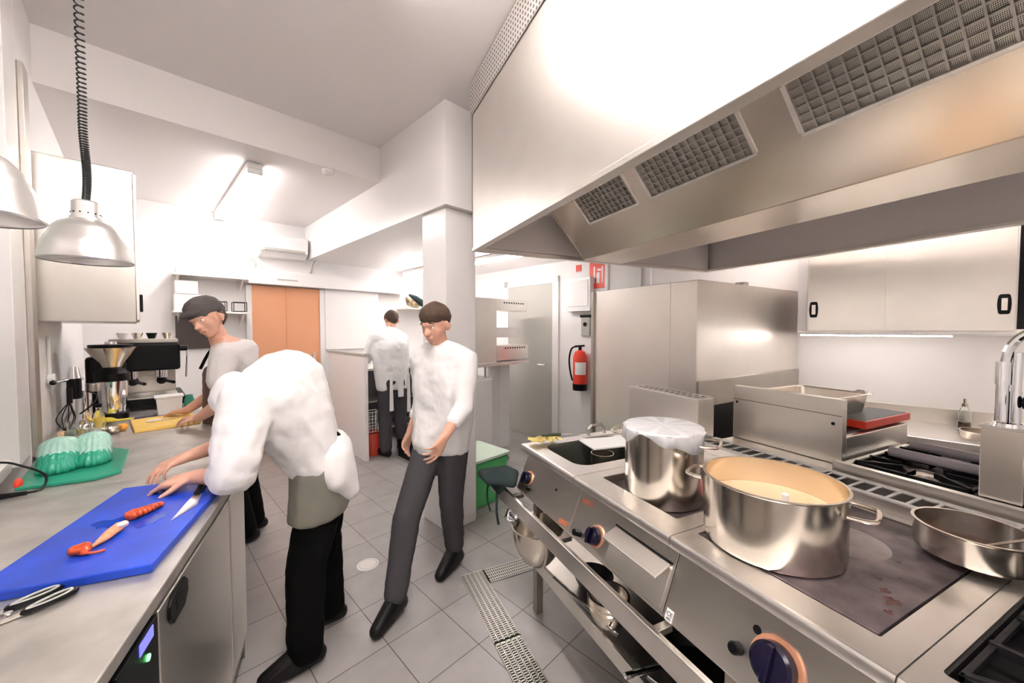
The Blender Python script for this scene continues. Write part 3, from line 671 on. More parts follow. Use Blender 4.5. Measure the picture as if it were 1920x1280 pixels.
M().lathe([(0, .003), (.062, .003), (.066, .001), (.066, .0003)], (.158, 2.504, 0), 40).build('disc', mat('pale_disc', (.72, .68, .66), .4), t)
M().lathe([(.050, .0031), (.052, .0042), (.054, .0031)], (.158, 2.504, 0), 40).build('rim_groove', steel_dk, t)

# ================================================================== LEFT: REFRIGERATED COUNTER (frame A)
t = thing('refrigerated_counter', (-.8, .9, 0), 'stainless refrigerated counter along the left side under the blue board', 'counter')
M().prism([(-.378, -.35), (-.378, 1.973), (-1.08, 1.973), (-1.25, 1.6), (-1.25, -.35)], .868, .90).build('worktop', steel_worn, t, bevel=.004)
M().prism([(-.392, -.34), (-.392, 1.965), (-1.07, 1.965), (-1.23, 1.58), (-1.23, -.34)], .10, .868).build('body', steel_dk, t)
def door(y0, y1, z0, z1, nm='door'): return M().box(-.392, -.379, y0, y1, z0, z1).build(nm, steel, t, bevel=.004)
d0 = door(1.10, 1.71, .16, .855)
d3 = door(1.725, 1.962, .16, .855, 'side_panel'); d4 = door(.10, .90, .16, .855)
M().prism([(1.145, .80), (1.165, .775), (1.235, .775), (1.262, .80), (1.262, .83), (1.242, .848), (1.165, .848), (1.145, .83)], -.3785, -.372, 'x').build('handle', black, d0, bevel=.002)
M().box(-.374, -.371, 1.18, 1.225, .80, .825).build('handle_hollow', blackm, d0)
cp = M().box(-.392, -.377, .915, 1.09, .16, .855).build('control_panel', black, t, bevel=.003)
M().box(-.378, -.3755, 1.0, 1.062, .825, .85).build('display', mat('blue_display', (.12, .12, .9), .3, emit=.7), cp)
M().cyl((-.377, 1.035, .797), (-.374, 1.035, .797), .007).build('power_light', mat('green_light', (.1, .9, .15), .3, emit=2.5), cp)
M().box(-1.2, -.42, -.30, 1.93, 0, .10).build('plinth', blackm, t)
ZC = .9
# blue board and what is on it
t = thing('cutting_board', (-.567, 1.50, ZC), 'large blue plastic cutting board with lobster pieces on it', 'cutting board')
M().obox((-.567, 1.505, ZC+.011), (.325, .61, .022), R(-3)).build('board', blue, t, bevel=.004)
zb = ZC+.0222
def lob_tail(c, ang, L, w, label):
    t = thing('lobster_tail', (c[0], c[1], zb), label, 'lobster piece', 'pieces of lobster on the blue board')
    M3 = Matrix.Rotation(ang, 3, 'Z'); d = M3 @ Vector((1, 0, 0)); n = 7
    m = M()
    for i in range(n):
        f = i/(n-1); ww = w*(1-.45*f)*(1 if i else .9); m.ell(Vector((c[0], c[1], zb+ww*.62))+d*(L*(f-.5)), (L/n*.85, ww, ww*.66), M3)
    m.build('shell', shell, t)
    return t
m = M(); m.prism([(-.61+.05*math.cos(q)*(1+.25*math.sin(3*q)), 1.50+.035*math.sin(q)*(1+.3*math.cos(5*q))) for q in [2*math.pi*i/40 for i in range(40)]], zb, zb+.0004).prism([(-.522+.03*math.cos(q)*(1+.3*math.sin(4*q)), 1.48+.05*math.sin(q)*(1+.2*math.cos(3*q))) for q in [2*math.pi*i/40 for i in range(40)]], zb, zb+.0004)
m.build('wet_patch', mat('wet_blue', (.005, .045, .42), .08), t, smooth=False)
t = lob_tail((-.552, 1.535), R(60), .085, .024, 'banded dark red lobster tail on the blue board, nearest the knife')
t = thing('lobster_meat', (-.575, 1.39, zb), 'pale orange peeled lobster meat in the middle of the blue board', 'lobster piece', 'pieces of lobster on the blue board')
M3 = Matrix.Rotation(R(62), 3, 'Z')
m = M(); m.hull([((-.572, 1.425, zb+.014), .014), ((-.578, 1.40, zb+.013), .013), ((-.580, 1.375, zb+.009), .009), ((-.592, 1.345, zb+.005), .004)]); m.build('meat', flesh, t)
m = M(); m.hull([((-.562, 1.43, zb+.018), .010), ((-.566, 1.415, zb+.022), .008)]); m.build('meat_top', mat('pale_meat', (.95, .72, .6), .4), t)
t = thing('lobster_claw', (-.6, 1.315, zb), 'small curled red lobster claw on the blue board, nearest the camera', 'lobster piece', 'pieces of lobster on the blue board')
M().hull([((-.618, 1.325, zb+.012), .012), ((-.600, 1.33, zb+.014), .013), ((-.592, 1.318, zb+.010), .010)]).build('claw', shell, t)
M().tube([(-.60, 1.318, zb+.010), (-.585, 1.305, zb+.008), (-.566, 1.305, zb+.006), (-.556, 1.314, zb+.004)], [.010, .009, .007, .003], sub=3).build('claw_tip', shell, t)
t = thing('chef_knife', (-.45, 1.6, zb), 'long bladed knife lying on the blue board by the hand', 'knife')
m = M(); m.hexa([(-.462, 1.44, zb+.001), (-.425, 1.54, zb+.001), (-.437, 1.63, zb+.001), (-.462, 1.63, zb+.001)], [(-.462, 1.44, zb+.002), (-.428, 1.54, zb+.002), (-.437, 1.63, zb+.003), (-.460, 1.63, zb+.003)]); m.build('blade', steel_hood, t)
M().tube([(-.449, 1.625, zb+.009), (-.452, 1.68, zb+.011), (-.456, 1.745, zb+.010)], [.009, .011, .009]).build('handle', black, t)
# scissors
t = thing('kitchen_scissors', (-.6, 1.16, ZC), 'kitchen scissors with grey and black loop handles beside the blue board', 'scissors')
def loop(c, a, la, lb, r, z):
    d = Vector((math.cos(a), math.sin(a), 0)); e = Vector((-d.y, d.x, 0)); C0 = Vector((c[0], c[1], z))
    return [C0+d*(la*math.cos(q))+e*(lb*math.sin(q)*(1+.25*math.cos(q))) for q in [2*math.pi*i/24 for i in range(25)]]
aa = R(40)
for i, (cx, cy) in enumerate(((-.612, 1.178), (-.575, 1.150))):
    h = M().tube(loop((cx, cy), aa+(.1 if i else .0), .038, .014, 0, ZC+.008), .0055, n=8).build('handle', black, t)
    M().tube(loop((cx, cy), aa+(.1 if i else .0), .033, .0095, 0, ZC+.0125), .0028, n=8).build('grip', mat('grey_grip', (.45, .44, .42), .5), h)
for i, (p, q) in enumerate((((-.605, 1.128), (-.70, 1.06)), ((-.640, 1.150), (-.705, 1.075)))):
    d = (Vector(q)-Vector(p)).normalized(); e = Vector((-d.y, d.x))*.008; z = ZC+.003+i*.002
    a = [Vector((*(Vector(p)-e), z)), Vector((*(Vector(p)+e), z)), Vector((*Vector(q), z)), Vector((*(Vector(q)-e*.3), z))]
    M().hexa(a, [v+Vector((0, 0, .002)) for v in a]).build('blade', steel, t)
M().cyl((-.628, 1.132, ZC+.002), (-.628, 1.132, ZC+.011), .006).build('pivot', chrome, t)
# ---------------- rear counter (between left wall and coffee machine)
u0, ue = -.345, .30
c0 = fb(u0, 2.235); 
poly = [(-.378, 1.977), tuple(fb(ue, 4.45))[:2], tuple(fb(u0, 4.45))[:2], tuple(fb(u0, 2.24))[:2], (-1.082, 1.977)]
t = thing('bar_counter', (-1.0, 3.0, 0), 'grey streaked worktop behind the refrigerated counter, carrying the coffee machine', 'counter')
M().prism(poly, .862, .898).build('worktop', steel_worn, t, bevel=.003)
cen = Vector((-.95, 3.0)); M().prism([tuple(cen+(Vector(p)-cen)*.96) for p in poly], .0, .862).build('body', steel_dk, t)
def Bt(name, uv, z, label, cat, group=None): return thing(name, fb(uv[0], uv[1], z), label, cat, group, R(20))
ZC = .8985
t = Bt('green_tray', (-.2, 2.5), ZC, 'flat dark green tray under the two stacks of green dishes', 'tray')
m = M(TB)
m.prism([(-.335, 2.27), (-.13, 2.21), (-.06, 2.25), (-.04, 2.62), (-.10, 2.72), (-.30, 2.72), (-.335, 2.66)], ZC, ZC+.012)
m.build('tray', greent, t, bevel=.003)
def shell_dish(u, v, z, r, mm, label, tilt):
    m = M(TB); n = 96; prev = None; MT = Matrix.Rotation(tilt, 3, 'X')
    for f, h in ((1.0, 0), (.985, .016), (.90, .034), (.70, .048), (.35, .056), (.02, .058)):
        row = []
        for k in range(n):
            a = 2*math.pi*k/n; rr = r*f*(1+.045*math.sin(16*a)*f)
            p = MT @ Vector((rr*math.cos(a), rr*1.12*math.sin(a), h)); row.append(m.v((u+p.x, v+p.y, z+p.z)))
        if prev: m.link(prev, row)
        prev = row
    m.bm.faces.new(prev)
    return tag(m.build('scalloped_dish', mm, solid=.002), label, 'dish', 'scalloped green dishes in two stacks')
pos = ['bottom', 'second from the bottom', 'third from the bottom', 'fourth from the bottom', 'next to the top', 'topmost']
for s_, (u, v, r, side) in enumerate(((-.245, 2.43, .060, 'left'), (-.15, 2.455, .056, 'right'))):
    for k in range(6):
        mm = greenp if (k < 3-s_) else greenl
        shell_dish(u, v+.012*k, ZC+.0145+k*.0135, r*(1-.03*(k % 2)), mm, f'{"green" if mm is greenp else "pale green"} scalloped dish, {pos[k]} of the {side} stack', 0)
# cable and black plug device
t = thing('power_cable', (-1.05, 1.93, .9), 'black cable with a connector at the far edge of the refrigerated counter', 'cable')
M().tube([(-1.15, 1.93, .908), (-1.09, 1.93, .912), (-1.02, 1.945, .910)], [.008, .011, .007], n=10).build('connector', black, t)
M().tube([(-1.02, 1.945, .91), (-.99, 1.96, .915), (-1.0, 2.0, .95), (-1.06, 2.02, .985), (-1.14, 2.02, 1.01), (-1.22, 1.95, .95), (-1.24, 1.85, .905)], .004, n=8, sub=5).build('cable', black, t)
t = tag(M().obox((-1.175, 1.78, .94), (.09, .16, .08), R(10)).build('white_box', plastic_w, bevel=.004), 'small white box at the left edge of the counter by the cable', 'box')
for i, (u, v, a) in enumerate(((-.29, 2.83, 12), (-.27, 2.95, -20))):
    tag(M(TB).obox((u, v, ZC+.002+i*.002), (.13, .18, .003), R(a)).build('paper_sheet', white), ['white paper sheet beside the green tray', 'white paper sheet by the wall, behind the other sheet'][i], 'paper')
tag(M(TB).ell((-.33, 2.3, ZC+.02), (.012, .03, .02)).build('red_pepper', red), 'small red pepper at the left wall', 'vegetable')
t = Bt('tray_stack', (-.3, 3.1), ZC, 'grey tray of small labelled packets against the left wall', 'tray')
M(TB).box(-.345, -.20, 3.05, 3.27, ZC, ZC+.03).build('tray', steel_dk, t, bevel=.002)
for k in range(4): M(TB).obox((-.30+.03*k, 3.12+.02*(k % 2), ZC+.04), (.022, .06, .018), R(10*k)).build('packet', [creamm, greenl, mat('packet_yellow', (.8, .6, .1), .5), plastic_w][k], t, bevel=.001)
# hand press
t = Bt('lever_press', (-.24, 3.45), ZC, 'chrome lever press with black grip left of the coffee grinder', 'press')
M(TB).lathe([(0, ZC), (.06, ZC), (.055, ZC+.02), (.02, ZC+.03), (0, ZC+.03)][::-1], (-.24, 3.45, 0), 32).build('base', chrome, t)
M(TB).cyl((-.24, 3.45, ZC+.02), (-.24, 3.45, 1.13), .035).build('body', chrome, t)
M(TB).cyl((-.27, 3.38, 1.09), (-.27, 3.38, 1.21), .03).build('grip', black, t, bevel=.004)
M(TB).cyl((-.27, 3.38, 1.21), (-.27, 3.38, 1.28), .028, .018).build('head', chrome, t)
M(TB).tube([(-.24, 3.45, 1.20), (-.29, 3.36, 1.205), (-.335, 3.25, 1.205)], .008).build('lever', chrome, t)
M(TB).ell((-.335, 3.245, 1.205), (.014, .03, .014)).build('lever_knob', black, t)
M(TB).cyl((-.20, 3.42, 1.12), (-.20, 3.42, 1.17), .03).build('dial', steel_dk, t, bevel=.003)
M(TB).tube([(-.25, 3.36, 1.0), (-.20, 3.34, 1.05), (-.18, 3.36, 1.10), (-.22, 3.37, 1.13)], .004, sub=4).build('cord', black, t)
t = Bt('whisk_bundle', (-.29, 3.3), ZC, 'tangled black wire whisk leaning by the lever press', 'whisk')
for k in range(5):
    a = k*.63; M(TB).tube([(-.30, 3.25, ZC+.03), (-.30+.04*math.cos(a), 3.25+.04*math.sin(a), ZC+.09), (-.29+.02*math.cos(a), 3.26, ZC+.15), (-.28, 3.27, ZC+.19)], .0025, n=6, sub=4).build('wire', black, t)
M(TB).cyl((-.28, 3.27, ZC+.18), (-.28, 3.28, ZC+.27), .012).build('handle', black, t)
for i, (u, v, h, l) in enumerate(((-.215, 2.98, .085, 'clear drinking glass in front of the lever press, nearest the green dishes'), (-.165, 3.06, .10, 'clear drinking glass right of the other glasses by the lever press'), (-.25, 3.10, .10, 'clear drinking glass behind the other two by the lever press'))):
    o = M(TB).lathe([(0, 0), (.026, 0), (.032, h), (.0295, h), (.024, .006), (0, .006)], (u, v, ZC), 28).build('drinking_glass', glassm); tag(o, l, 'glass', 'glasses by the lever press')
t = Bt('spice_bottle', (-.17, 3.25), ZC, 'small bottle with yellow label in front of the lever press', 'bottle')
M(TB).lathe([(0, 0), (.024, 0), (.024, .10), (.012, .125), (.012, .15), (0, .15)], (-.17, 3.25, ZC), 24).build('bottle', glassm, t)
M(TB).cyl((-.17, 3.25, ZC+.03), (-.17, 3.25, ZC+.085), .0246).build('label_band', mat('label_yellow', (.8, .55, .08), .5), t)
M(TB).cyl((-.17, 3.25, ZC+.145), (-.17, 3.25, ZC+.165), .014).build('cap', black, t)
# yellow board
t = Bt('yellow_cutting_board', (.1, 3.25), ZC, 'yellow plastic cutting board under the hands of the man in the cap', 'cutting board')
M(TB).obox((.115, 3.245, ZC+.010), (.30, .36, .020), R(3)).build('board', yellow, t, bevel=.003)
t = Bt('small_knife', (.12, 3.3), ZC+.02, 'small kitchen knife lying on the yellow board', 'knife')
M(TB).obox((.13, 3.26, ZC+.0225), (.10, .018, .0015), R(10)).build('blade', steel, t)
M(TB).obox((.06, 3.25, ZC+.027), (.07, .016, .012), R(10)).build('handle', plastic_w, t, bevel=.003)
tag(M(TB).ell((-.075, 3.19, ZC+.022), (.026, .026, .022)).build('orange_fruit', mat('orange_peel', (.9, .38, .05), .45, bump=.3, bscale=150)), 'orange at the left corner of the yellow board', 'fruit')
bowl('small_steel_bowl', fb(-.115, 3.14, ZC), .036, .032, 'small steel bowl in front of the orange')
for k in range(3):
    M3 = None; uu = -.22+.03*k
    o = M(TB).tube([(uu, 3.50+.02*k, ZC+.02), (uu+.04, 3.44, ZC+.028), (uu+.09, 3.42, ZC+.028), (uu+.13, 3.45+.01*k, ZC+.02)], [.006, .016, .017, .014, .005], sub=3).build('banana', mat('banana_peel', (.85, .68, .08), .5))
    tag(o, ['yellow banana at the left of the bunch in front of the grinder', 'middle yellow banana in front of the grinder', 'yellow banana at the right of the bunch in front of the grinder'][k], 'banana', 'bananas in front of the grinder')
tag(M(TB).box(-.03, .03, 3.42, 3.54, ZC, ZC+.012).build('phone', mat('dark_violet', (.06, .04, .12), .2)), 'dark flat phone lying between grinder and yellow board', 'phone')
# grinder
t = Bt('coffee_grinder', (-.13, 3.68), ZC, 'coffee grinder with round hopper and polished steel cylinder', 'coffee grinder')
g = (-.135, 3.68)
M(TB).rrect(g[0]-.085, g[0]+.085, g[1]-.12, g[1]+.12, .03, ZC, ZC+.05).build('base', black, t, bevel=.006)
M(TB).lathe([(0, ZC+.05), (.062, ZC+.05), (.078, ZC+.26), (0, ZC+.26)][::-1], (g[0]+.01, g[1]-.05, 0), 40).build('cylinder', chrome, t)
M(TB).rrect(g[0]-.11, g[0]+.075, g[1]-.04, g[1]+.13, .03, ZC+.05, ZC+.42).build('back_body', black, t, bevel=.02)
M(TB).lathe([(0, ZC+.26), (.085, ZC+.26), (.085, ZC+.31), (.06, ZC+.34), (0, ZC+.34)][::-1], (g[0]+.01, g[1]-.05, 0), 40).build('collar', black, t)
M(TB).lathe([(.045, ZC+.34), (.06, ZC+.38), (.10, ZC+.44), (.12, ZC+.475), (.122, ZC+.48), (.118, ZC+.48), (.055, ZC+.385), (.04, ZC+.345)], (g[0]+.01, g[1]-.05, 0), 40).build('hopper', panpol, t)
h = M(TB).lathe([(0, ZC+.48), (.105, ZC+.48), (.105, ZC+.50), (0, ZC+.505)][::-1], (g[0]+.01, g[1]-.05, 0), 40).build('hopper_lid', black, t)
M(TB).cyl((g[0]+.01, g[1]-.05, ZC+.50), (g[0]+.01, g[1]-.05, ZC+.52), .03).build('lid_knob', chrome, h)
# espresso machine
t = Bt('espresso_machine', (.06, 4.15), ZC, 'black espresso machine behind the coffee grinder', 'espresso machine')
M(TB).box(-.16, .24, 3.98, 4.42, 1.18, 1.395).build('upper_body', black, t, bevel=.02)
M(TB).box(-.16, .22, 4.22, 4.42, .95, 1.18).build('rear_body', steel_dk, t, bevel=.004)
M(TB).box(-.18, .26, 3.86, 4.42, .925, .985).build('drip_tray', black, t, bevel=.005)
M(TB).box(-.14, .22, 3.88, 4.20, .985, .992).build('tray_grid', steel_top, t)
for k in range(2):
    M(TB).cyl((-.03+.16*k, 4.05, 1.12), (-.03+.16*k, 4.05, 1.18), .035).build('group_head', chrome, t)
    M(TB).tube([(-.03+.16*k, 4.05, 1.10), (-.01+.16*k, 3.98, 1.10), (.03+.16*k, 3.86, 1.095)], [.034, .010, .012]).build('portafilter', leather, t)
M(TB).box(-.15, .23, 4.0, 4.40, 1.395, 1.425).build('cup_rail', steel_dk, t, bevel=.004)
for k in range(4): M(TB).cyl((-.12, 3.9, ZC), (-.12, 3.9, .925), .012).build('foot', black, t) if k == 0 else M(TB).cyl(([0, .2, -.12, .2][k], [0, 3.9, 4.38, 4.38][k], ZC), ([0, .2, -.12, .2][k], [0, 3.9, 4.38, 4.38][k], .925), .012).build('foot', black, t)
M(TB).tube([(.25, 4.02, 1.36), (.275, 3.99, 1.36), (.28, 3.98, 1.30), (.27, 3.97, 1.12)], .006, sub=3).build('steam_wand', chrome, t)
M(TB).cyl((.24, 3.99, 1.35), (.285, 3.985, 1.35), .022).build('steam_knob', black, t)
for k, (u, v) in enumerate(((-.08, 4.08), (.0, 4.10), (.08, 4.12), (.17, 4.15))):
    o = M(TB).lathe([(0, 0), (.02, 0), (.034, .045), (.031, .045), (.018, .004), (0, .004)], (u, v, 1.426), 24).build('coffee_cup', [plastic_w, panpol, black, panpol][k])
    tag(o, ['white coffee cup on the espresso machine, leftmost', 'steel cup on the espresso machine, beside the white cup', 'black cup on the espresso machine', 'steel cup on the espresso machine, rightmost'][k], 'cup', 'cups on the espresso machine')
t = Bt('white_container', (.15, 3.62), ZC, 'white plastic tub behind the yellow cutting board', 'container')
M(TB).hexa([(.09, 3.56, ZC), (.21, 3.56, ZC), (.21, 3.66, ZC), (.09, 3.66, ZC)], [(.08, 3.55, ZC+.12), (.22, 3.55, ZC+.12), (.22, 3.67, ZC+.12), (.08, 3.67, ZC+.12)]).build('tub', plastic_w, t, bevel=.006)
M(TB).rrect(.072, .228, 3.542, 3.678, .01, ZC+.12, ZC+.132).build('rim', plastic_w, t, bevel=.002)
tag(M(TB).lathe([(0, 0), (.028, 0), (.03, .08), (.022, .10), (.022, .115), (0, .115)], (.262, 3.66, ZC), 24).build('green_jar', mat('green_jar_glass', (.05, .3, .2), .2)), 'green glass jar right of the white tub', 'jar')
# heat lamps
def heat_lamp(c, label):
    t = thing('heat_lamp', c, label, 'heat lamp', 'spun aluminium heat lamps over the counter')
    M().lathe([(.118, 0), (.122, .004), (.119, .010), (.114, .035), (.110, .060), (.101, .082), (.094, .092), (.088, .112), (.070, .134), (.048, .146), (.042, .150), (.041, .158), (.037, .160), (.036, .212), (.030, .218), (.012, .220), (.012, .216), (.030, .210), (.033, .15), (.066, .13), (.086, .105), (.098, .08), (.108, .055), (.112, .03), (.116, .008)], c, 64).build('shade', aluminium, t)
    M().lathe([(0, .012), (.03, .014), (.045, .03), (.04, .06), (.018, .09), (.018, .12), (0, .12)], c, 32).build('bulb', bulbm, t)
    m = M()
    for k in range(12):
        a = 2*math.pi*k/12; m.sphere((c[0]+.0372*math.cos(a), c[1]+.0372*math.sin(a), c[2]+.172), .0028, 8)
    m.build('vent_hole', black, t); m = None
    z0 = c[2]+.220; pts = []; N = 900; Lz = ZH-z0
    zz = z0; ph = 0
    while zz < ZH:
        f = (zz-z0)/Lz; r_ = .0095*(1+.35*f); x = c[0]+.008*math.sin((zz-z0)*14)*max(0, 1-(zz-z0)*3)
        pts.append((x+r_*math.cos(ph), c[1]+r_*math.sin(ph), zz)); ph += 2*math.pi/12
        zz += (.0062+.030*max(0, min(1, (f-.12)*1.35)))/12
    M().tube(pts, .0026, n=6).build('coiled_cord', rubber, t)
    M().lathe([(0, ZH), (.04, ZH), (.035, ZH-.03), (0, ZH-.032)][::-1], (c[0], c[1], 0), 28).build('ceiling_rose', whiteg, t)
p = at(165, 488, 1.36); heat_lamp((p.x, p.y, 1.745), 'aluminium heat lamp on a coiled black cord, fully in view')
p = at(-78, 397, .80); heat_lamp((p.x, p.y, 1.745), 'aluminium heat lamp cut off by the left edge of the photo')
# wall cabinet on the left wall
t = Bt('wall_cabinet', (-.18, 3.4), 1.54, 'steel wall cabinet on the left wall above the lever press', 'cabinet')
M(TB).box(-.358, .0, 3.0, 3.95, 1.54, 2.38).build('body', mat('cabinet_steel', (.60, .57, .53), .3, 1, var=.05, vscale=3), t, bevel=.004)
M(TB).box(0, .014, 3.01, 3.47, 1.55, 2.37).build('door', steel, t, bevel=.003); dd = M(TB).box(0, .014, 3.48, 3.94, 1.55, 2.37).build('door', steel, t, bevel=.003)
M(TB).box(.014, .028, 3.04, 3.08, 1.60, 1.70).build('handle', black, t, bevel=.004)
tag(M(TB).tube([(-.352, 3.3, 1.25), (-.352, 3.3, 1.46)], .008).cyl((-.358, 3.3, 1.22), (-.33, 3.3, 1.22), .03).build('wall_fixture', plastic_w), 'white pipe fitting on the left wall under the wall cabinet', 'fitting')
# back wall shelves
for i, (z, u1) in enumerate(((1.69, .90), (2.07, .90))):
    t = Bt('wall_shelf', (.58, 5.18), z-.02, ['lower steel wall shelf left of the orange door', 'upper steel wall shelf left of the orange door'][i], 'shelf')
    M(TB).box(.26, u1, 5.04, 5.298, z-.02, z).build('board', steel_hood, t, bevel=.002)
    for u in (.30, .84): M(TB).prism([(5.298, z-.02), (5.06, z-.02), (5.298, z-.14)], u, u+.015, 'x').build('bracket', steel_hood, t)
bx = [(.27, .48, 1.691, 1.86, 'white plastic box on the lower shelf, under the other box'), (.28, .46, 1.862, 2.0, 'white plastic box on the lower shelf, on top of the other'), (.50, .60, 1.691, 1.80, 'low white box on the lower shelf behind the cap'), (.74, .88, 2.071, 2.17, 'white box at the right end of the upper shelf'), (.52, .70, 2.071, 2.13, 'low white box in the middle of the upper shelf'), (.29, .36, 2.071, 2.15, 'small white box at the left end of the upper shelf')]
for a, b, z0, z1, l in bx: tag(M(TB).box(a, b, 5.08, 5.26, z0, z1).build('storage_box', plastic_w, bevel=.006), l, 'box', 'white boxes on the wall shelves')
for i, (a, b) in enumerate(((.62, .70), (.76, .88))):
    m = M(TB)
    for z in (1.70, 1.80):
        m.tube([(a, 5.1, z), (b, 5.1, z), (b, 5.22, z), (a, 5.22, z), (a, 5.1, z)], .004, n=6)
    for u, v in ((a, 5.1), (b, 5.1), (b, 5.22), (a, 5.22)): m.tube([(u, v, 1.70), (u, v, 1.80)], .004, n=6)
    tag(m.build('wire_basket', black), ['black wire basket on the lower shelf just above the cap', 'black wire basket at the right end of the lower shelf'][i], 'basket')
tag(M(TB).box(.285, .62, 5.26, 5.298, 1.29, 1.64).build('framed_screen', mat('brown_screen', (.07, .05, .045), .3), bevel=.004), 'dark brown framed panel on the back wall beside the man in the cap', 'panel')
# ================================================================== FAR SIDE
t = Bt('prep_table', (2.6, 4.9), 0, 'dark steel table against the back wall in front of the white-clad cook', 'table')
M(TB).box(1.95, 3.3, 4.62, 5.24, .97, 1.0).build('table_top', steel_top, t, bevel=.003)
M(TB).box(1.98, 3.28, 5.0, 5.22, .12, .97).build('rear_body', mat('dark_grey_panel', (.09, .085, .09), .5), t)
for z in (.18, .55): M(TB).box(1.98, 3.28, 4.68, 5.0, z, z+.02).build('lower_shelf', steel_dk, t)
for u in (1.97, 3.25):
    for v in (4.65, 5.19): M(TB).box(u, u+.035, v, v+.035, 0, .97).build('leg', steel_dk, t)
for i, u in enumerate((2.52, 2.62)):
    o = M(TB).lathe([(0, 0), (.045, 0), (.048, .15), (.02, .2), (.02, .24), (0, .24)], (u, 4.78, .571), 24).build('white_jug', plastic_w)
    tag(o, ['white jug on the middle shelf of the far table, left one', 'white jug on the middle shelf of the far table, right one'][i], 'jug', 'white jugs on the far table')
t = Bt('crate', (2.3, 3.75), 0, 'black crate on the floor beside the pillar', 'crate')
M(TB).box(2.15, 2.48, 3.72, 4.05, 0, .02).box(2.15, 2.17, 3.72, 4.05, .02, .2).box(2.46, 2.48, 3.72, 4.05, .02, .2).box(2.17, 2.46, 3.72, 3.74, .02, .2).box(2.17, 2.46, 4.03, 4.05, .02, .2).build('crate', black, t, bevel=.004)
t = Bt('bucket', (1.97, 4.32), 0, 'red plastic bucket at the end of the white partition', 'bucket')
M(TB).lathe([(0, 0), (.085, 0), (.115, .27), (.12, .275), (.112, .275), (.083, .006), (0, .006)], (1.97, 4.32, 0), 40).build('bucket', mat('bucket_red', (.6, .07, .04), .4), t)
m = M(TB); bc = (1.97, 4.32)
for z in (.29, .36, .44, .52):
    m.tube([(bc[0]-.07, bc[1]-.07, z), (bc[0]+.07, bc[1]-.07, z), (bc[0]+.07, bc[1]+.07, z), (bc[0]-.07, bc[1]+.07, z), (bc[0]-.07, bc[1]-.07, z)], .004, n=6)
for k in range(5):
    q = -.07+.035*k; m.tube([(bc[0]+q, bc[1]-.07, .28), (bc[0]+q, bc[1]-.07, .52)], .003, n=6); m.tube([(bc[0]-.07, bc[1]+q, .28), (bc[0]-.07, bc[1]+q, .52)], .003, n=6); m.tube([(bc[0]+.07, bc[1]+q, .28), (bc[0]+.07, bc[1]+q, .52)], .003, n=6)
tag(m.build('wire_basket', plastic_w), 'white wire basket standing on the red bucket', 'basket')
t = Bt('wall_shelf', (3.1, 5.15), 1.82, 'steel wall shelf on the back wall left of the pillar', 'shelf')
M(TB).box(2.82, 3.5, 5.0, 5.298, 1.80, 1.82).build('board', steel_hood, t, bevel=.002)
tag(M(TB).hull([((2.92, 5.08, 1.90), .06), ((3.05, 5.12, 1.87), .05), ((2.86, 5.06, 1.96), .03)]).build('folded_cloth', mat('tan_cloth', (.42, .33, .2), .9, bump=.6, bscale=30, var=.6, vscale=25)), 'tan cloth bundle on the shelf left of the pillar', 'cloth')
tag(M(TB).hull([((3.12, 5.07, 1.90), .055), ((3.0, 5.05, 1.975), .035), ((2.9, 5.05, 2.01), .02)]).build('folded_cloth', clothd), 'dark cloth draped over the tan bundle on the shelf', 'cloth')
tag(M(TB).box(3.2, 3.42, 5.02, 5.2, 1.821, 1.97).build('storage_box', plastic_w, bevel=.006), 'white box on the shelf beside the cloth bundle', 'box')
# salamander grill on cabinet, right of the pillar
o_ = TB.inverted() @ at(890, 640, 4.25); su, sv = o_.x, o_.y
t = Bt('steel_cabinet', (su+.25, sv+.2), 0, 'pale cabinet under the salamander grill right of the pillar', 'cabinet')
M(TB).box(su-.25, su+.27, sv, sv+.4, .0, .93).build('body', whiteg, t, bevel=.004)
M(TB).box(su-.24, su+.25, sv-.012, sv, .05, .90).build('door', white, t, bevel=.002)
tag(M(TB).box(su+.50, su+.66, sv+.1, sv+.36, 0, 1.055).build('upright_panel', whiteg, bevel=.004), 'narrow tall white unit between the salamander and the grey door', 'cabinet')
t = Bt('salamander_grill', (su+.25, sv+.2), .93, 'stainless salamander grill with open sides right of the pillar', 'grill')
M(TB).box(su-.1, su+.36, sv+.02, sv+.36, 1.06, 1.87).build('column', steel, t, bevel=.004)
M(TB).box(su+.36, su+.90, sv+.02, sv+.36, 1.73, 1.87).build('upper_heater', steel, t, bevel=.004)
M(TB).box(su+.36, su+.74, sv+.04, sv+.34, 1.40, 1.52).build('grid_carriage', steel_top, t, bevel=.003)
M(TB).box(su+.36, su+.90, sv+.0, sv+.38, 1.12, 1.30).build('lower_body', steel, t, bevel=.004)
M(TB).box(su-.1, su+.90, sv-.02, sv+.38, 1.06, 1.10).build('base_plate', steel_top, t, bevel=.003)
for i, (a, b) in enumerate(((su-.05, sv+.05), (su+.2, sv+.05), (su-.05, sv+.33), (su+.2, sv+.33))): M(TB).cyl((a, b, .93), (a, b, 1.06), .014).build('leg', steel_dk, t)
for z in (1.83, 1.27):
    for k in range(9): M(TB).box(su+.48+.042*k, su+.50+.042*k, sv+(.018 if z > 1.5 else -.002), sv+(.022 if z > 1.5 else .002), z-.012, z+.006).build('vent_slot', black, t)
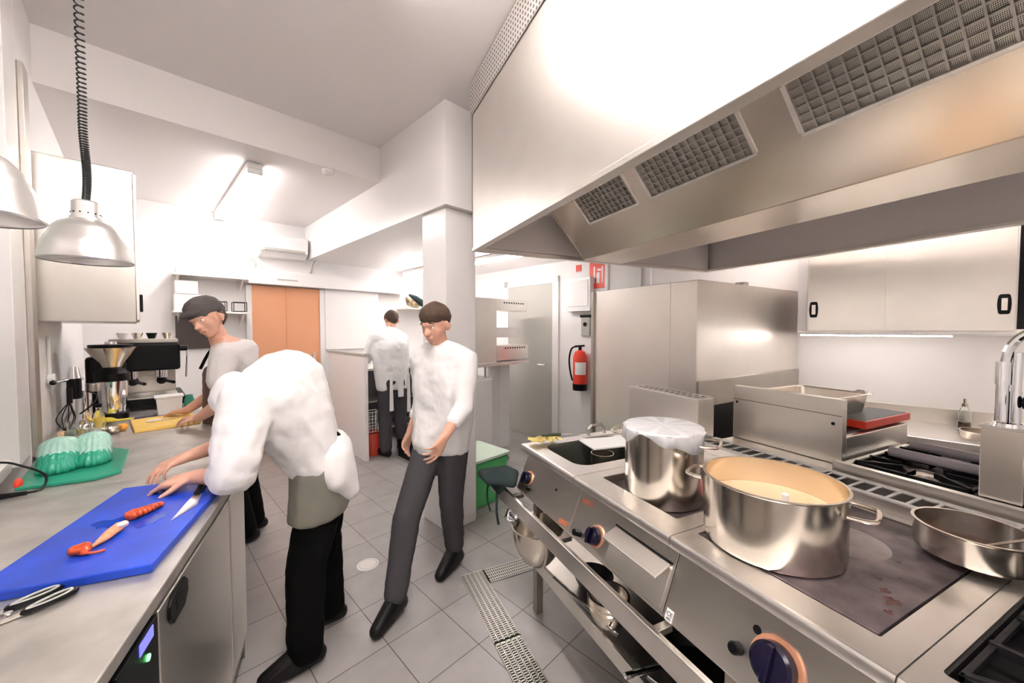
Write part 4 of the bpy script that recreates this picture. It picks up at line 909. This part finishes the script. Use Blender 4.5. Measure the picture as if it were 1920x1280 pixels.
# green crate
t = Bt('green_box', (2.1, 2.55), 0, 'green plastic box with pale lid on the floor right of the pillar', 'box')
M(TB).hexa([(1.93, 2.36, 0), (2.27, 2.36, 0), (2.27, 2.72, 0), (1.93, 2.72, 0)], [(1.9, 2.33, .40), (2.3, 2.33, .40), (2.3, 2.75, .40), (1.9, 2.75, .40)]).build('tub', greenc, t, bevel=.02)
M(TB).rrect(1.888, 2.312, 2.318, 2.762, .03, .40, .425).build('lid', mat('pale_green_lid', (.62, .75, .62), .4), t, bevel=.005)
t = Bt('ring_tool', (2.7, 2.9), 0, 'steel ring leaning at the foot of the white unit', 'pan')
bowl('round_pan', fb(2.75, 2.95, 0), .12, .10, 'dark round steel pan on the floor beside the green box', steel_dk); bpy.data.objects.remove(t)
# right wall things
t = Bt('electrical_box', (3.86, 2.7), 1.7, 'white electrical box on the right wall above the fire extinguisher', 'electrical box')
M(TB).box(3.83, 3.914, 2.50, 2.85, 1.72, 2.13).build('box', whiteg, t, bevel=.004)
M(TB).box(3.822, 3.83, 2.53, 2.82, 1.78, 2.10).build('cover', white, t, bevel=.002)
t = Bt('call_point', (3.88, 2.62), 1.4, 'grey intercom panel on the right wall above the fire extinguisher', 'panel')
M(TB).box(3.88, 3.914, 2.54, 2.66, 1.42, 1.66).build('panel', greydoor, t, bevel=.004); M(TB).cyl((3.872, 2.6, 1.56), (3.88, 2.6, 1.56), .025).build('button', black, t); M(TB).box(3.872, 3.914, 2.53, 2.67, 1.645, 1.675).build('hood', black, t)
t = Bt('fire_extinguisher', (3.81, 2.63), .76, 'red fire extinguisher hanging on the right wall', 'fire extinguisher')
M(TB).lathe([(0, .80), (.082, .80), (.085, .82), (.085, 1.17), (.06, 1.225), (.025, 1.245), (0, 1.245)], (3.82, 2.63, 0), 36).build('cylinder', red, t)
M(TB).lathe([(0, .755), (.086, .755), (.089, .77), (.089, .835), (0, .835)], (3.82, 2.63, 0), 36).build('base_ring', black, t)
M(TB).cyl((3.82, 2.63, 1.245), (3.82, 2.63, 1.29), .02).cyl((3.82, 2.57, 1.30), (3.82, 2.70, 1.29), .012).build('valve', black, t)
M(TB).tube([(3.82, 2.66, 1.29), (3.80, 2.74, 1.26), (3.79, 2.77, 1.12), (3.80, 2.755, .95), (3.81, 2.73, .86)], .011, sub=5).build('hose', black, t)
M(TB).prism([(3.82+.0855*math.cos(R(a)), 2.63+.0855*math.sin(R(a))) for a in range(170, 280, 10)]+[(3.82+.08*math.cos(R(a)), 2.63+.08*math.sin(R(a))) for a in range(270, 160, -10)], .95, 1.1).build('label', plastic_w, t)
t = Bt('fire_sign', (3.9, 2.45), 2.0, 'red and white fire extinguisher sign on the right wall', 'sign')
M(TB).box(3.908, 3.914, 2.32, 2.56, 1.99, 2.32).build('sign', red, t)
sm = TB @ Matrix.Translation((3.9075, 2.44, 2.15)) @ Matrix(((0, 0, -1), (-1, 0, 0), (0, 1, 0))).to_4x4()
M(sm).box(-.06, -.045, -.1, .1, 0, .001).box(-.02, .02, -.1, .03, 0, .001).box(.05, .065, -.1, .1, 0, .001).box(-.01, .04, .05, .07, 0, .001).build('pictogram', plastic_w, t)
tag(M(TB).box(3.908, 3.914, 2.68, 2.76, 2.22, 2.30).build('fire_sign', red), 'tiny red square sign on the right wall beneath the hood edge', 'sign')
for i, v in enumerate((2.30, 1.9, 1.78)):
    tag(M(TB).box(3.885, 3.914, v, v+.035, 1.2, ZD-.01 if v > 2.2 else 2.9).build('conduit', white), ['white conduit on the right wall nearest the fire sign', 'middle white conduit on the right wall above the steel cabinet', 'white conduit on the right wall nearest the wall cabinets'][i], 'conduit', 'white conduits on the right wall')
# big fridge
FT = Matrix.Translation((2.06, 1.643, 0)) @ Matrix.Rotation(R(6.7), 4, 'Z')
t = thing('refrigerator', (2.6, 2.1, 0), 'tall stainless refrigerator behind the cooking island', 'refrigerator')
M(FT).prism([(.012, 0), (1.42, 0), (1.42, .38), (1.2, .88), (.012, .88)], 1.0, 1.815).build('body', steel_hood, t, bevel=.004)
M(FT).prism([(.03, .02), (1.40, .02), (1.40, .37), (1.18, .86), (.03, .86)], 0, 1.0).build('lower_body', blackm, t)  # black colour paints in the dark void below the steel body
M(FT).box(.0, .012, .0, .19, .12, 1.812).build('side_panel', steel_hood, t, bevel=.002); M(FT).box(.0, .012, .192, .90, .12, 1.812).build('door', steel_hood, t, bevel=.002)
M(FT).box(-.02, .03, .90, .925, .0, 1.812).build('door_frame', steel_dk, t, bevel=.002)
M(FT).box(.0, 1.42, -.02, -.001, 1.0, 1.17).build('lower_band', steel_dk, t, bevel=.003)
tag(M(FT).box(.75, .83, .1, .16, 1.816, 1.86).build('latch_box', plastic_w, bevel=.003), 'small white fitting on top of the refrigerator', 'fitting')
# right wall: counter with drawers, wall cabinets
t = Bt('wall_counter', (3.6, -.7), 0, 'steel counter with drawers along the right wall', 'counter')
M(TB).box(3.31, 3.913, -2.0, .55, .81, .85).build('worktop', steel_top, t, bevel=.004)
M(TB).box(3.895, 3.913, -2.0, .55, .85, .955).build('backsplash', steel, t, bevel=.003)
M(TB).box(3.36, 3.9, -1.98, .53, .1, .81).build('body', steel_dk, t)
for k in range(5):
    v = -1.95+k*.5
    for z0, z1 in ((.56, .79), (.33, .55), (.12, .32)):
        dr = M(TB).box(3.34, 3.36, v, v+.47, z0, z1).build('drawer', steel_dk, t, bevel=.003); M(TB).box(3.335, 3.34, v+.02, v+.45, z1-.03, z1-.012).build('grip', black, dr)
M(TB).box(3.42, 3.88, -1.95, .5, 0, .1).build('plinth', blackm, t)
t = Bt('wall_cabinets', (3.74, 0), 1.48, 'long stainless wall cabinet with sliding doors on the right wall', 'cabinet')
M(TB).box(3.575, 3.913, -1.9, .44, 1.48, 2.25).build('body', steel_hood, t, bevel=.003)
M(TB).box(3.56, 3.575, -.02, .405, 1.49, 2.24).build('door', steel, t, bevel=.002); M(TB).box(3.552, 3.567, -.53, -.0, 1.49, 2.24).build('door', steel, t, bevel=.002)
M(TB).box(3.565, 3.58, .415, .47, 1.47, 2.25).build('side_strip', whiteg, t, bevel=.002)
M(TB).box(3.57, 3.576, -1.88, -.54, 1.50, 2.23).build('painted_dark_opening', black, t)  # black sheet paints the shade inside the open compartment
M(TB).box(3.55, 3.913, -1.9, .47, 1.46, 1.48).build('light_rail', whiteg, t, bevel=.002)
M(TB).box(3.56, 3.59, -.30, .45, 1.452, 1.4598).box(3.56, 3.59, -1.4, -.7, 1.452, 1.4598).build('light_strip', led_e, t)
for v in (.375, -.49):
    x = 3.558 if v > 0 else 3.550
    pts = [(v+.026*math.cos(q)*1.0, 1.645+.058*max(-1, min(1, 1.5*math.sin(q)))) for q in [2*math.pi*i/20 for i in range(20)]]
    M(TB).prism(pts, x-.004, x, 'x').build('handle', black, t, bevel=.001)
    M(TB).box(x-.005, x-.004, v-.011, v+.011, 1.61, 1.68).build('handle_hollow', steel, t)
t = Bt('oil_bottle', (3.75, -.3), .85, 'glass oil bottle with dark bottom on the wall counter', 'bottle')
oc = TB.inverted() @ at(1808, 790, 2.42); oc = (oc.x, oc.y)
M(TB).lathe([(0, 0), (.032, 0), (.034, .10), (.014, .14), (.013, .17), (.010, .17), (.011, .14), (.030, .10), (.028, .004), (0, .004)], (oc[0], oc[1], .8505), 28).build('bottle', glassm, t)
M(TB).lathe([(0, .005), (.027, .005), (.028, .05), (0, .05)], (oc[0], oc[1], .8505), 24).build('oil', brothm, t)
M(TB).cyl((oc[0], oc[1], 1.018), (oc[0], oc[1], 1.05), .008).cyl((oc[0], oc[1], 1.0), (oc[0], oc[1], 1.018), .016).build('cap', panpol, t)
oc = TB.inverted() @ at(1850, 812, 2.2); oc = (oc.x, oc.y)
t = Bt('round_tin', (oc[0], oc[1]), .8505, 'round low steel tin on the wall counter beside the oil bottle', 'tin')
M(TB).lathe([(0, 0), (.10, 0), (.105, .04), (.108, .045), (.1, .045), (.098, .005), (0, .005)], (oc[0], oc[1], .8505), 40).build('tin', panpol, t)

# ================================================================== PEOPLE
def V(*a): return Vector(a)
def remeshed(m, name, mt, parent, voxel, smooth=3, disp=0, dscale=.12, zmin=None):
    bm = m.bm
    if zmin is not None:
        for q in bm.verts: q.co.z = max(q.co.z, zmin+.0006*random.random())
    bmesh.ops.recalc_face_normals(bm, faces=bm.faces)
    bm.transform(PM[parent.name].inverted())
    me = bpy.data.meshes.new('tmp'); bm.to_mesh(me); bm.free()
    o = bpy.data.objects.new('tmp', me); COL.objects.link(o)
    q = o.modifiers.new('r', 'REMESH'); q.mode = 'VOXEL'; q.voxel_size = voxel
    q = o.modifiers.new('s', 'SMOOTH'); q.factor = .5; q.iterations = smooth
    if disp:
        tx = bpy.data.textures.new('folds', 'CLOUDS'); tx.noise_scale = dscale; tx.noise_depth = 3
        q = o.modifiers.new('d', 'DISPLACE'); q.texture = tx; q.strength = disp; q.mid_level = .5
    dg = bpy.context.evaluated_depsgraph_get(); me2 = bpy.data.meshes.new_from_object(o.evaluated_get(dg))
    bpy.data.objects.remove(o); me2.name = name
    me2.materials.clear(); me2.materials.append(mt)
    for p in me2.polygons: p.use_smooth = True
    r_ = bpy.data.objects.new(name, me2); COL.objects.link(r_); r_.parent = parent; PM[r_.name] = PM[parent.name].copy(); return r_
def basis(f, up):
    f = Vector(f).normalized(); s_ = f.cross(Vector(up)).normalized(); u = s_.cross(f); return f, s_, u
def head(m, c, f, up, k=1.0):
    """skull, jaw, nose, lips, ears; c is the head centre, f where the face looks, s_ the person's right"""
    f, s_, u = basis(f, up); P = lambda a, b, h: Vector(c)+(f*a+s_*b+u*h)*k
    m.hull([(P(-.025, 0, .035), .078*k), (P(.012, 0, .035), .072*k), (P(.0, .0, .0), .070*k)])
    m.hull([(P(.01, 0, -.01), .062*k), (P(.035, .018, -.068), .026*k), (P(.035, -.018, -.068), .026*k), (P(.055, 0, -.085), .020*k), (P(.045, .03, -.02), .032*k), (P(.045, -.03, -.02), .032*k), (P(.05, 0, .03), .045*k)])
    m.hull([(P(.086, 0, .012), .008*k), (P(.108, 0, -.022), .011*k), (P(.088, .013, -.027), .008*k), (P(.088, -.013, -.027), .008*k)])
    m.hull([(P(.082, .018, -.050), .006*k), (P(.090, 0, -.048), .007*k), (P(.082, -.018, -.050), .006*k)])
    m.hull([(P(.080, .016, -.060), .006*k), (P(.087, 0, -.061), .008*k), (P(.080, -.016, -.060), .006*k)])
    m.hull([(P(.078, .04, .032), .009*k), (P(.088, .012, .030), .009*k)]); m.hull([(P(.078, -.04, .032), .009*k), (P(.088, -.012, .030), .009*k)])
    for q in (1, -1): m.hull([(P(-.005, .078*q, .015), .011*k), (P(-.018, .086*q, .0), .012*k), (P(-.008, .078*q, -.025), .009*k)])
    return P
def face_details(t, P, body, k=1.0, hair=None, lips=True):
    for q in (1, -1):
        e = M().sphere(P(.0715, .031*q, .012), .0115*k, 14).build('eye', mat('eye_white', (.85, .83, .8), .2), t)
        M().sphere(P(.0780, .031*q, .012), .0058*k, 10).build('iris', mat('iris_brown', (.05, .025, .01), .2), e)
        M().tube([P(.083, .014*q, .036), P(.086, .03*q, .041), P(.074, .047*q, .034)], .0042*k, n=6, sub=3).build('eyebrow', hair or hairm, t)
    if lips: M().tube([P(.083, .022, -.055), P(.095, .0, -.054), P(.083, -.022, -.055)], .0045*k, n=6, sub=3).build('lips', mat('lips', (.5, .2, .17), .4), t)
def hand(m, w, d, n, curl=.5, side=1, k=1.0):
    """w wrist, d pointing direction, n back-of-hand normal; side = +1 thumb on d x n side"""
    d = Vector(d).normalized(); n = Vector(n); n = (n-d*n.dot(d)).normalized(); s_ = d.cross(n)*side; w = Vector(w)
    m.hull([(w, .024*k), (w+d*.03*k+s_*.018*k, .017*k), (w+d*.03*k-s_*.018*k, .016*k), (w+d*.085*k+s_*.030*k, .013*k), (w+d*.078*k-s_*.030*k, .011*k)])
    for i, (o_, L) in enumerate(((.030, .078), (.010, .086), (-.011, .080), (-.031, .062))):
        p = w+d*(.083-.004*i)*k+s_*o_*k; dd = (d+s_*(.13-.09*i)).normalized(); ang = curl*.5; r = .0088-.0006*(i == 3)
        for j, f in enumerate((.45, .32, .25)):
            v = (dd*math.cos(ang)-n*math.sin(ang)); q = p+v*L*f*k; m.hull([(p, r*k), (q, (r-.0008)*k)]); p = q; r -= .0008; ang += curl*(.55+.1*i)
    p = w+d*.022*k+s_*.024*k; v = (d*.55+s_*.75-n*.3).normalized(); q = p+v*.042*k; m.hull([(p, .0135*k), (q, .0105*k)])
    v2 = (d*.85+s_*.3-n*.4).normalized(); q2 = q+v2*.034*k; m.hull([(q, .0105*k), (q2, .0085*k)])
def limb(m, pts):
    for (p, r), (q, r2) in zip(pts, pts[1:]): m.hull([(p, r), (q, r2)])
def shoe(t, ankle, d, label=None):
    d = Vector(d).normalized(); a = Vector(ankle); s_ = V(-d.y, d.x, 0); g = V(a.x, a.y, 0)
    m = M(); m.hull([(g+V(0, 0, .045)-d*.05, .036), (g+V(0, 0, .04)+d*.06, .04), (g+V(0, 0, .035)+d*.15, .034), (a+V(0, 0, -.005), .045)])
    for q in m.bm.verts: q.co.z = max(q.co.z, .0015)
    return m.build('shoe', leather, t)
def feet_and_legs(tr, hips, knees, ankles, rs=(.092, .066, .052)):
    for h, k_, a in zip(hips, knees, ankles): limb(tr, [(h, rs[0]), (k_, rs[1]), (a, rs[2])])

# ---- the cook bending over the blue board
t = thing('person', (-.1, 1.93, 0), 'cook in white jacket and black trousers bending over the blue cutting board', 'person')
pel = V(-.075, 1.945, .86); hips = [V(-.075, 1.86, .84), V(-.055, 2.035, .84)]
knees = [V(-.135, 1.83, .47), V(-.075, 2.06, .47)]; ank = [V(-.145, 1.84, .10), V(-.055, 2.08, .10)]
ch = V(-.25, 1.91, 1.225); nk = V(-.335, 1.90, 1.27); hd = V(-.365, 1.93, 1.17)
shl = [V(-.315, 1.735, 1.23), V(-.30, 2.07, 1.22)]
el = [V(-.335, 1.63, .975), V(-.43, 2.10, .99)]; wr = [V(-.475, 1.70, .965), V(-.545, 1.93, .985)]
m = M()
m.hull([(hips[0], .085), (hips[1], .085), (pel+V(0, 0, .05), .11)]); m.hull([(pel+V(-.02, -.05, .08), .10), (pel+V(-.02, .05, .08), .10), (ch+V(0, -.09, 0), .11), (ch+V(0, .09, 0), .11)])
m.hull([(shl[0], .055), (shl[1], .055), (ch, .11), (nk, .06)]); limb(m, [(nk, .055), (hd+V(.02, 0, .02), .05)])
Ph = head(m, hd, (-.75, 0, -.66), (-.66, 0, .75))
for i in range(2):
    limb(m, [(shl[i], .05), (el[i], .041)]); limb(m, [(el[i], .040), (wr[i], .026)])
hand(m, wr[0], (-.95, .25, -.15), (.0, -.1, 1), .7, -1)
hand(m, wr[1], (-.8, -.55, -.2), (0, .1, 1), .7, 1)
for i in range(2): limb(m, [(hips[i], .08), (knees[i], .055), (ank[i], .038)])
body = remeshed(m, 'body', skin, t, .006, 2)
face_details(t, Ph, body)
m = M()
f_, s_, u_ = basis((-.75, 0, -.66), (-.66, 0, .75)); pc = lambda a, b, h: hd+f_*a+s_*b+u_*h
m.hull([(pc(-.03, 0, .045), .086), (pc(.01, 0, .06), .078), (pc(-.03, 0, .085), .07)]); remeshed(m, 'white_cap', wcloth, t, .008, 4)
m = M()
for i in range(2): m.hull([(hips[i], .105), (hips[i]+V(0, 0, -.15), .095)])
m.hull([(hips[0], .10), (hips[1], .10), (pel+V(-.0, 0, .06), .12)])
for i in range(2): limb(m, [(hips[i]+V(0, 0, -.1), .10), (knees[i], .084), (ank[i], .074)])
remeshed(m, 'trousers', bcloth, t, .011, 3, .014, .08)
m = M()
m.hull([(pel+V(.01, -.10, .02), .10), (pel+V(.01, .10, .02), .10), (pel+V(-.06, -.08, .12), .125), (pel+V(-.06, .08, .12), .125)])
m.hull([(pel+V(-.05, -.08, .12), .13), (pel+V(-.05, .08, .12), .13), (ch+V(0, -.10, 0), .145), (ch+V(0, .10, 0), .145), (ch+V(.05, 0, .03), .16)])
m.hull([(shl[0]+V(.01, .01, 0), .10), (shl[1], .09), (ch, .145), (nk+V(.04, 0, 0), .09)])
limb(m, [(shl[0], .098), (el[0]+V(0, .01, .06), .083), (el[0]+V(-.02, .0, .0), .07)]); limb(m, [(el[0], .07), (el[0].lerp(wr[0], .4), .05)])
limb(m, [(shl[1], .09), (el[1], .068), (el[1].lerp(wr[1], .35), .05)])
remeshed(m, 'jacket', wcloth, t, .010, 3, .021, .075)
m = M(); m.hull([(pel+V(.04, -.10, .05), .10), (pel+V(.04, .10, .05), .10), (pel+V(.115, -.11, -.09), .045), (pel+V(.115, .11, -.09), .045), (pel+V(.065, -.165, -.02), .05)])
remeshed(m, 'jacket_tail', wcloth, t, .010, 4, .012, .08)
m = M(); m.hull([(hips[0]+V(-.01, -.005, .03), .117), (hips[1]+V(-.01, .005, .03), .117), (hips[0]+V(-.03, -.01, -.17), .108), (hips[1]+V(-.03, .01, -.17), .108), (hips[0]+V(.02, -.01, -.11), .10)])
remeshed(m, 'apron', apronm, t, .010, 4, .010, .08, .66)
for i in range(2): shoe(t, ank[i], (-1, -.25+.2*i, 0))

# ---- the man in the flat cap
t = thing('person', (-.5, 3.1, 0), 'man in dark flat cap, pale T-shirt and brown apron leaning over the yellow board', 'person')
hd = at(392, 600, 2.36); nk = at(418, 640, 2.44); pel = at(452, 800, 2.62)
fdir = (V(0, 0, H)-hd).normalized()*.75+V(-.62, -.1, -.28); fdir.normalize(); updir = V(-.38, -.05, .92)
R_ = RT; 
shl = [at(420, 668, 2.28), at(462, 655, 2.62)]
ch = at(440, 700, 2.50)
el = [at(405, 762, 2.22), at(448, 745, 2.62)]; el[1] = at(392, 742, 2.60)
wr = [at(372, 783, 2.24), at(352, 768, 2.52)]
hips = [pel+V(-.03, -.09, -.03), pel+V(.03, .09, -.03)]
fl = [at(462, 1005, 2.62), at(478, 985, 2.78)]
ank = [V(fl[0].x, fl[0].y, .10), V(fl[1].x, fl[1].y, .10)]; knees = [hips[i].lerp(ank[i], .5)+V(-.04, -.02, 0) for i in range(2)]
m = M()
m.hull([(hips[0], .08), (hips[1], .08), (ch+V(0, 0, -.05), .12)]); m.hull([(shl[0], .055), (shl[1], .055), (ch, .115), (nk, .055)]); limb(m, [(nk+V(0, 0, -.05), .058), (nk.lerp(hd, .6), .052)])
Ph = head(m, hd, fdir, updir)
limb(m, [(shl[0], .05), (el[0], .04), (wr[0], .027)]); limb(m, [(shl[1], .05), (el[1], .04), (wr[1], .027)])
hand(m, wr[0], at(330, 786, 2.32)-wr[0], (0, 0, 1), .6, -1); hand(m, wr[1], at(305, 775, 2.50)-wr[1], (0, 0, 1), .35, 1)
for i in range(2): limb(m, [(hips[i], .08), (knees[i], .055), (ank[i], .038)])
body = remeshed(m, 'body', skin, t, .0055, 2)
face_details(t, Ph, body)
m = M(); P_ = Ph
m.hull([(P_(-.03, 0, .07), .088), (P_(.03, 0, .075), .078), (P_(-.055, 0, .05), .075), (P_(.0, .0, .10), .06)]); m.hull([(P_(.06, .05, .072), .015), (P_(.06, -.05, .072), .015), (P_(.125, .03, .062), .010), (P_(.125, -.03, .062), .010), (P_(.05, 0, .10), .02)])
remeshed(m, 'flat_cap', capm, t, .006, 4)
m = M(); m.hull([(P_(-.06, .045, .0), .03), (P_(-.06, -.045, .0), .03), (P_(-.05, .0, -.03), .035), (P_(-.07, 0, .04), .03)]); m.hull([(P_(-.02, .072, .03), .014), (P_(-.04, .06, -.01), .02)]); m.hull([(P_(-.02, -.072, .03), .014), (P_(-.04, -.06, -.01), .02)])
remeshed(m, 'hair', hairm, t, .007, 2)
m = M()
m.hull([(hips[0]+V(0, 0, .1), .12), (hips[1]+V(0, 0, .1), .12), (ch, .145)]); m.hull([(shl[0], .075), (shl[1], .075), (ch, .14), (nk+V(0, 0, -.05), .068)])
limb(m, [(shl[0], .078), (shl[0].lerp(el[0], .5), .072)]); limb(m, [(shl[1], .075), (shl[1].lerp(el[1], .5), .07)])
remeshed(m, 't_shirt', tshirt, t, .010, 3, .012, .07)
lf = (V(-.85, -.45, 0)).normalized()
m = M(); m.hull([(ch+lf*.10+V(0, -.05, .02), .06), (ch+lf*.10+V(0, .07, .02), .06), (hips[0]+lf*.07, .09), (hips[1]+lf*.07, .09), (knees[0]+lf*.03, .09), (knees[1]+lf*.03, .09)])
remeshed(m, 'apron', apronb, t, .010, 3, .010, .08)
M().tube([nk+V(.03, .03, -.0), nk+V(-.045, -.055, -.045), ch+lf*.165+V(0, -.06, .05)], .009, n=8, sub=4).build('apron_strap', bcloth, t)
m = M()
for i in range(2): limb(m, [(hips[i], .10), (knees[i], .08), (ank[i], .068)])
m.hull([(hips[0], .10), (hips[1], .10)]); remeshed(m, 'trousers', bcloth, t, .012, 3, .01, .08)
for i in range(2): shoe(t, ank[i], (-.9, -.3, 0))

# ---- cook in white at the far table, seen from behind
g = at(735, 640, 4.45); t = thing('person', (g.x, g.y, 0), 'cook in white jacket with hanging apron strings standing at the far table', 'person')
o_ = TB.to_3x3() @ V(0, 1, 0); rr = TB.to_3x3() @ V(1, 0, 0)          # faces the back wall
g = V(g.x, g.y, 0); Q = lambda a, b, h: g+rr*a+o_*b+V(0, 0, h)
hips = [Q(-.08, 0, .88), Q(.08, 0, .88)]; knees = [Q(-.09, .02, .48), Q(.10, .02, .48)]; ank = [Q(-.10, -.02, .10), Q(.12, -.02, .10)]
ch = Q(.0, .05, 1.27); shl = [Q(-.17, .08, 1.39), Q(.17, .08, 1.39)]; nk = Q(.04, .12, 1.47); hd = Q(.085, .17, 1.60)
el = [Q(-.25, .16, 1.14), Q(.25, .16, 1.14)]; wr = [Q(-.17, .37, 1.10), Q(.17, .37, 1.10)]
m = M(); m.hull([(hips[0], .09), (hips[1], .09), (ch, .12)]); m.hull([(shl[0], .055), (shl[1], .055), (ch, .12), (nk, .055)]); limb(m, [(nk, .055), (hd, .05)])
Ph = head(m, hd, o_*.9+V(0, 0, -.45), V(0, 0, 1)+o_*.3)
for i in range(2): limb(m, [(shl[i], .05), (el[i], .04), (wr[i], .027)]); hand(m, wr[i], o_*.9-rr*(.25-.5*i)+V(0, 0, -.3), (0, 0, 1), .6, (1, -1)[i]); limb(m, [(hips[i], .085), (knees[i], .056), (ank[i], .04)])
body = remeshed(m, 'body', skin, t, .007, 2); face_details(t, Ph, body, lips=False)
m = M(); m.hull([(Ph(-.03, 0, .045), .087), (Ph(.02, 0, .06), .075), (Ph(-.05, 0, .0), .06), (Ph(-.03, 0, .08), .06)]); remeshed(m, 'hair', hairm, t, .008, 2)
m = M(); m.hull([(Q(-.10, 0, .82), .10), (Q(.10, 0, .82), .10), (Q(-.1, .02, 1.05), .12), (Q(.1, .02, 1.05), .12)]); m.hull([(Q(-.09, .02, 1.05), .12), (Q(.09, .02, 1.05), .12), (ch+rr*.09, .14), (ch-rr*.09, .14)]); m.hull([(shl[0], .08), (shl[1], .08), (ch, .15), (nk, .07)])
for i in range(2): limb(m, [(shl[i], .08), (el[i], .06), (el[i].lerp(wr[i], .6), .048)])
remeshed(m, 'jacket', wcloth, t, .012, 3, .02, .1, .78)
m = M(); 
for i in range(2): limb(m, [(hips[i], .105), (knees[i], .082), (ank[i], .07)])
m.hull([(hips[0], .10), (hips[1], .10)]); remeshed(m, 'trousers', gcloth, t, .012, 3, .01, .08)
for a, L in ((-.10, .42), (.12, .46)): M().prism([(-.012, 0), (.012, 0), (.018, -L), (-.018, -L)], -.002, .002, 'y') ; M(Matrix.Translation(Q(a, -.165, .98)) @ Matrix.Rotation(R(20), 4, 'Z')).prism([(-.014, 0), (.014, 0), (.026, -L), (-.022, -L)], -.003, .003, 'y').build('apron_string', wcloth, t)
M(Matrix.Translation(Q(.02, -.16, .99)) @ Matrix.Rotation(R(20), 4, 'Z')).prism([(-.04, 0), (.04, 0), (.035, -.28), (-.03, -.28)], -.004, .004, 'y').build('side_towel', wcloth, t)
M(Matrix.Translation(Q(0, 0, 1.0)) @ Matrix.Rotation(R(20), 4, 'Z')).lathe([(.0, 0), (.0, 0.0001)], (0, 0, 0), 3) if 0 else None
for i in range(2): shoe(t, ank[i], o_+rr*(-.2+.4*i))

# ---- the cook walking past the pillar
g0 = at(735, 1165, 1.86); g1 = at(852, 1052, 2.36)
t = thing('person', (g0.lerp(g1, .5).x, g0.lerp(g1, .5).y, 0), 'walking cook in white jacket and grey trousers in front of the pillar', 'person')
a0 = V(g0.x, g0.y, .10)+V(.03, .09, 0); a1 = V(g1.x, g1.y, .12); wd = (V(g0.x, g0.y, 0)-V(g1.x, g1.y, 0)).normalized(); ws = V(-wd.y, wd.x, 0)  # ws: left side
mid = a0.lerp(a1, .80); pel = V(mid.x, mid.y, .84)
hips = [pel-ws*.07+wd*.02, pel+ws*.07]; ank = [a0, a1+V(0, 0, .01)]
knees = [hips[0].lerp(ank[0], .5)+wd*.07, hips[1].lerp(ank[1], .5)+wd*.03]
ch = pel+wd*.0-ws*.0+V(0, 0, .36); nk = pel+wd*.03+V(0, 0, .56); hd = pel+wd*.07+V(0, 0, .68)
shl = [ch-ws*.165+V(0, 0, .12), ch+ws*.165+V(0, 0, .12)]
el = [shl[0]-ws*.05-wd*.08+V(0, 0, -.26), shl[1]+ws*.04+wd*.10+V(0, 0, -.25)]
wr = [el[0]-ws*.04+wd*.08+V(0, 0, -.21), el[1]+wd*.18+V(0, 0, -.12)+ws*.0]
m = M(); m.hull([(hips[0], .085), (hips[1], .085), (ch+V(0, 0, -.06), .10)]); m.hull([(shl[0], .05), (shl[1], .05), (ch, .11), (nk, .05)]); limb(m, [(nk, .052), (hd, .05)])
Ph = head(m, hd, wd*.95+V(0, 0, -.3), V(0, 0, 1)+wd*.3, .97)
for i in range(2): limb(m, [(shl[i], .048), (el[i], .039), (wr[i], .026)]); limb(m, [(hips[i], .08), (knees[i], .054), (ank[i], .038)])
hand(m, wr[0], wr[0]-el[0], -ws, .7, 1, .97); hand(m, wr[1], wr[1]-el[1]+V(0, 0, -.02), ws, .7, -1, .97)
body = remeshed(m, 'body', skin, t, .006, 2); face_details(t, Ph, body, .97)
m = M(); m.hull([(Ph(-.03, 0, .05), .085), (Ph(.025, 0, .07), .07), (Ph(-.05, 0, .0), .055), (Ph(-.02, 0, .085), .06)]); remeshed(m, 'hair', hairm, t, .007, 2)
m = M(); m.hull([(hips[0]+V(0, 0, -.03), .10), (hips[1]+V(0, 0, -.03), .10), (pel+V(0, 0, .16)-ws*.07, .125), (pel+V(0, 0, .16)+ws*.07, .125), (pel+wd*.06-ws*.04, .12)]); m.hull([(pel+V(0, 0, .16)-ws*.07, .125), (pel+V(0, 0, .16)+ws*.07, .125), (ch-ws*.08, .125), (ch+ws*.08, .125)]); m.hull([(shl[0], .072), (shl[1], .072), (ch, .13), (nk+V(0, 0, -.01), .065)])
for i in range(2): limb(m, [(shl[i], .072), (el[i], .056), (el[i].lerp(wr[i], .5), .046)])
remeshed(m, 'jacket', wcloth, t, .010, 3, .018, .09, .77)
m = M()
for i in range(2): limb(m, [(hips[i], .10), (knees[i], .076), (ank[i]+V(0, 0, .02), .062)])
m.hull([(hips[0], .098), (hips[1], .098)]); remeshed(m, 'trousers', gcloth, t, .011, 3, .01, .08)
shoe(t, ank[0], wd+ws*.1); shoe(t, ank[1]-V(0, 0, .01), wd)
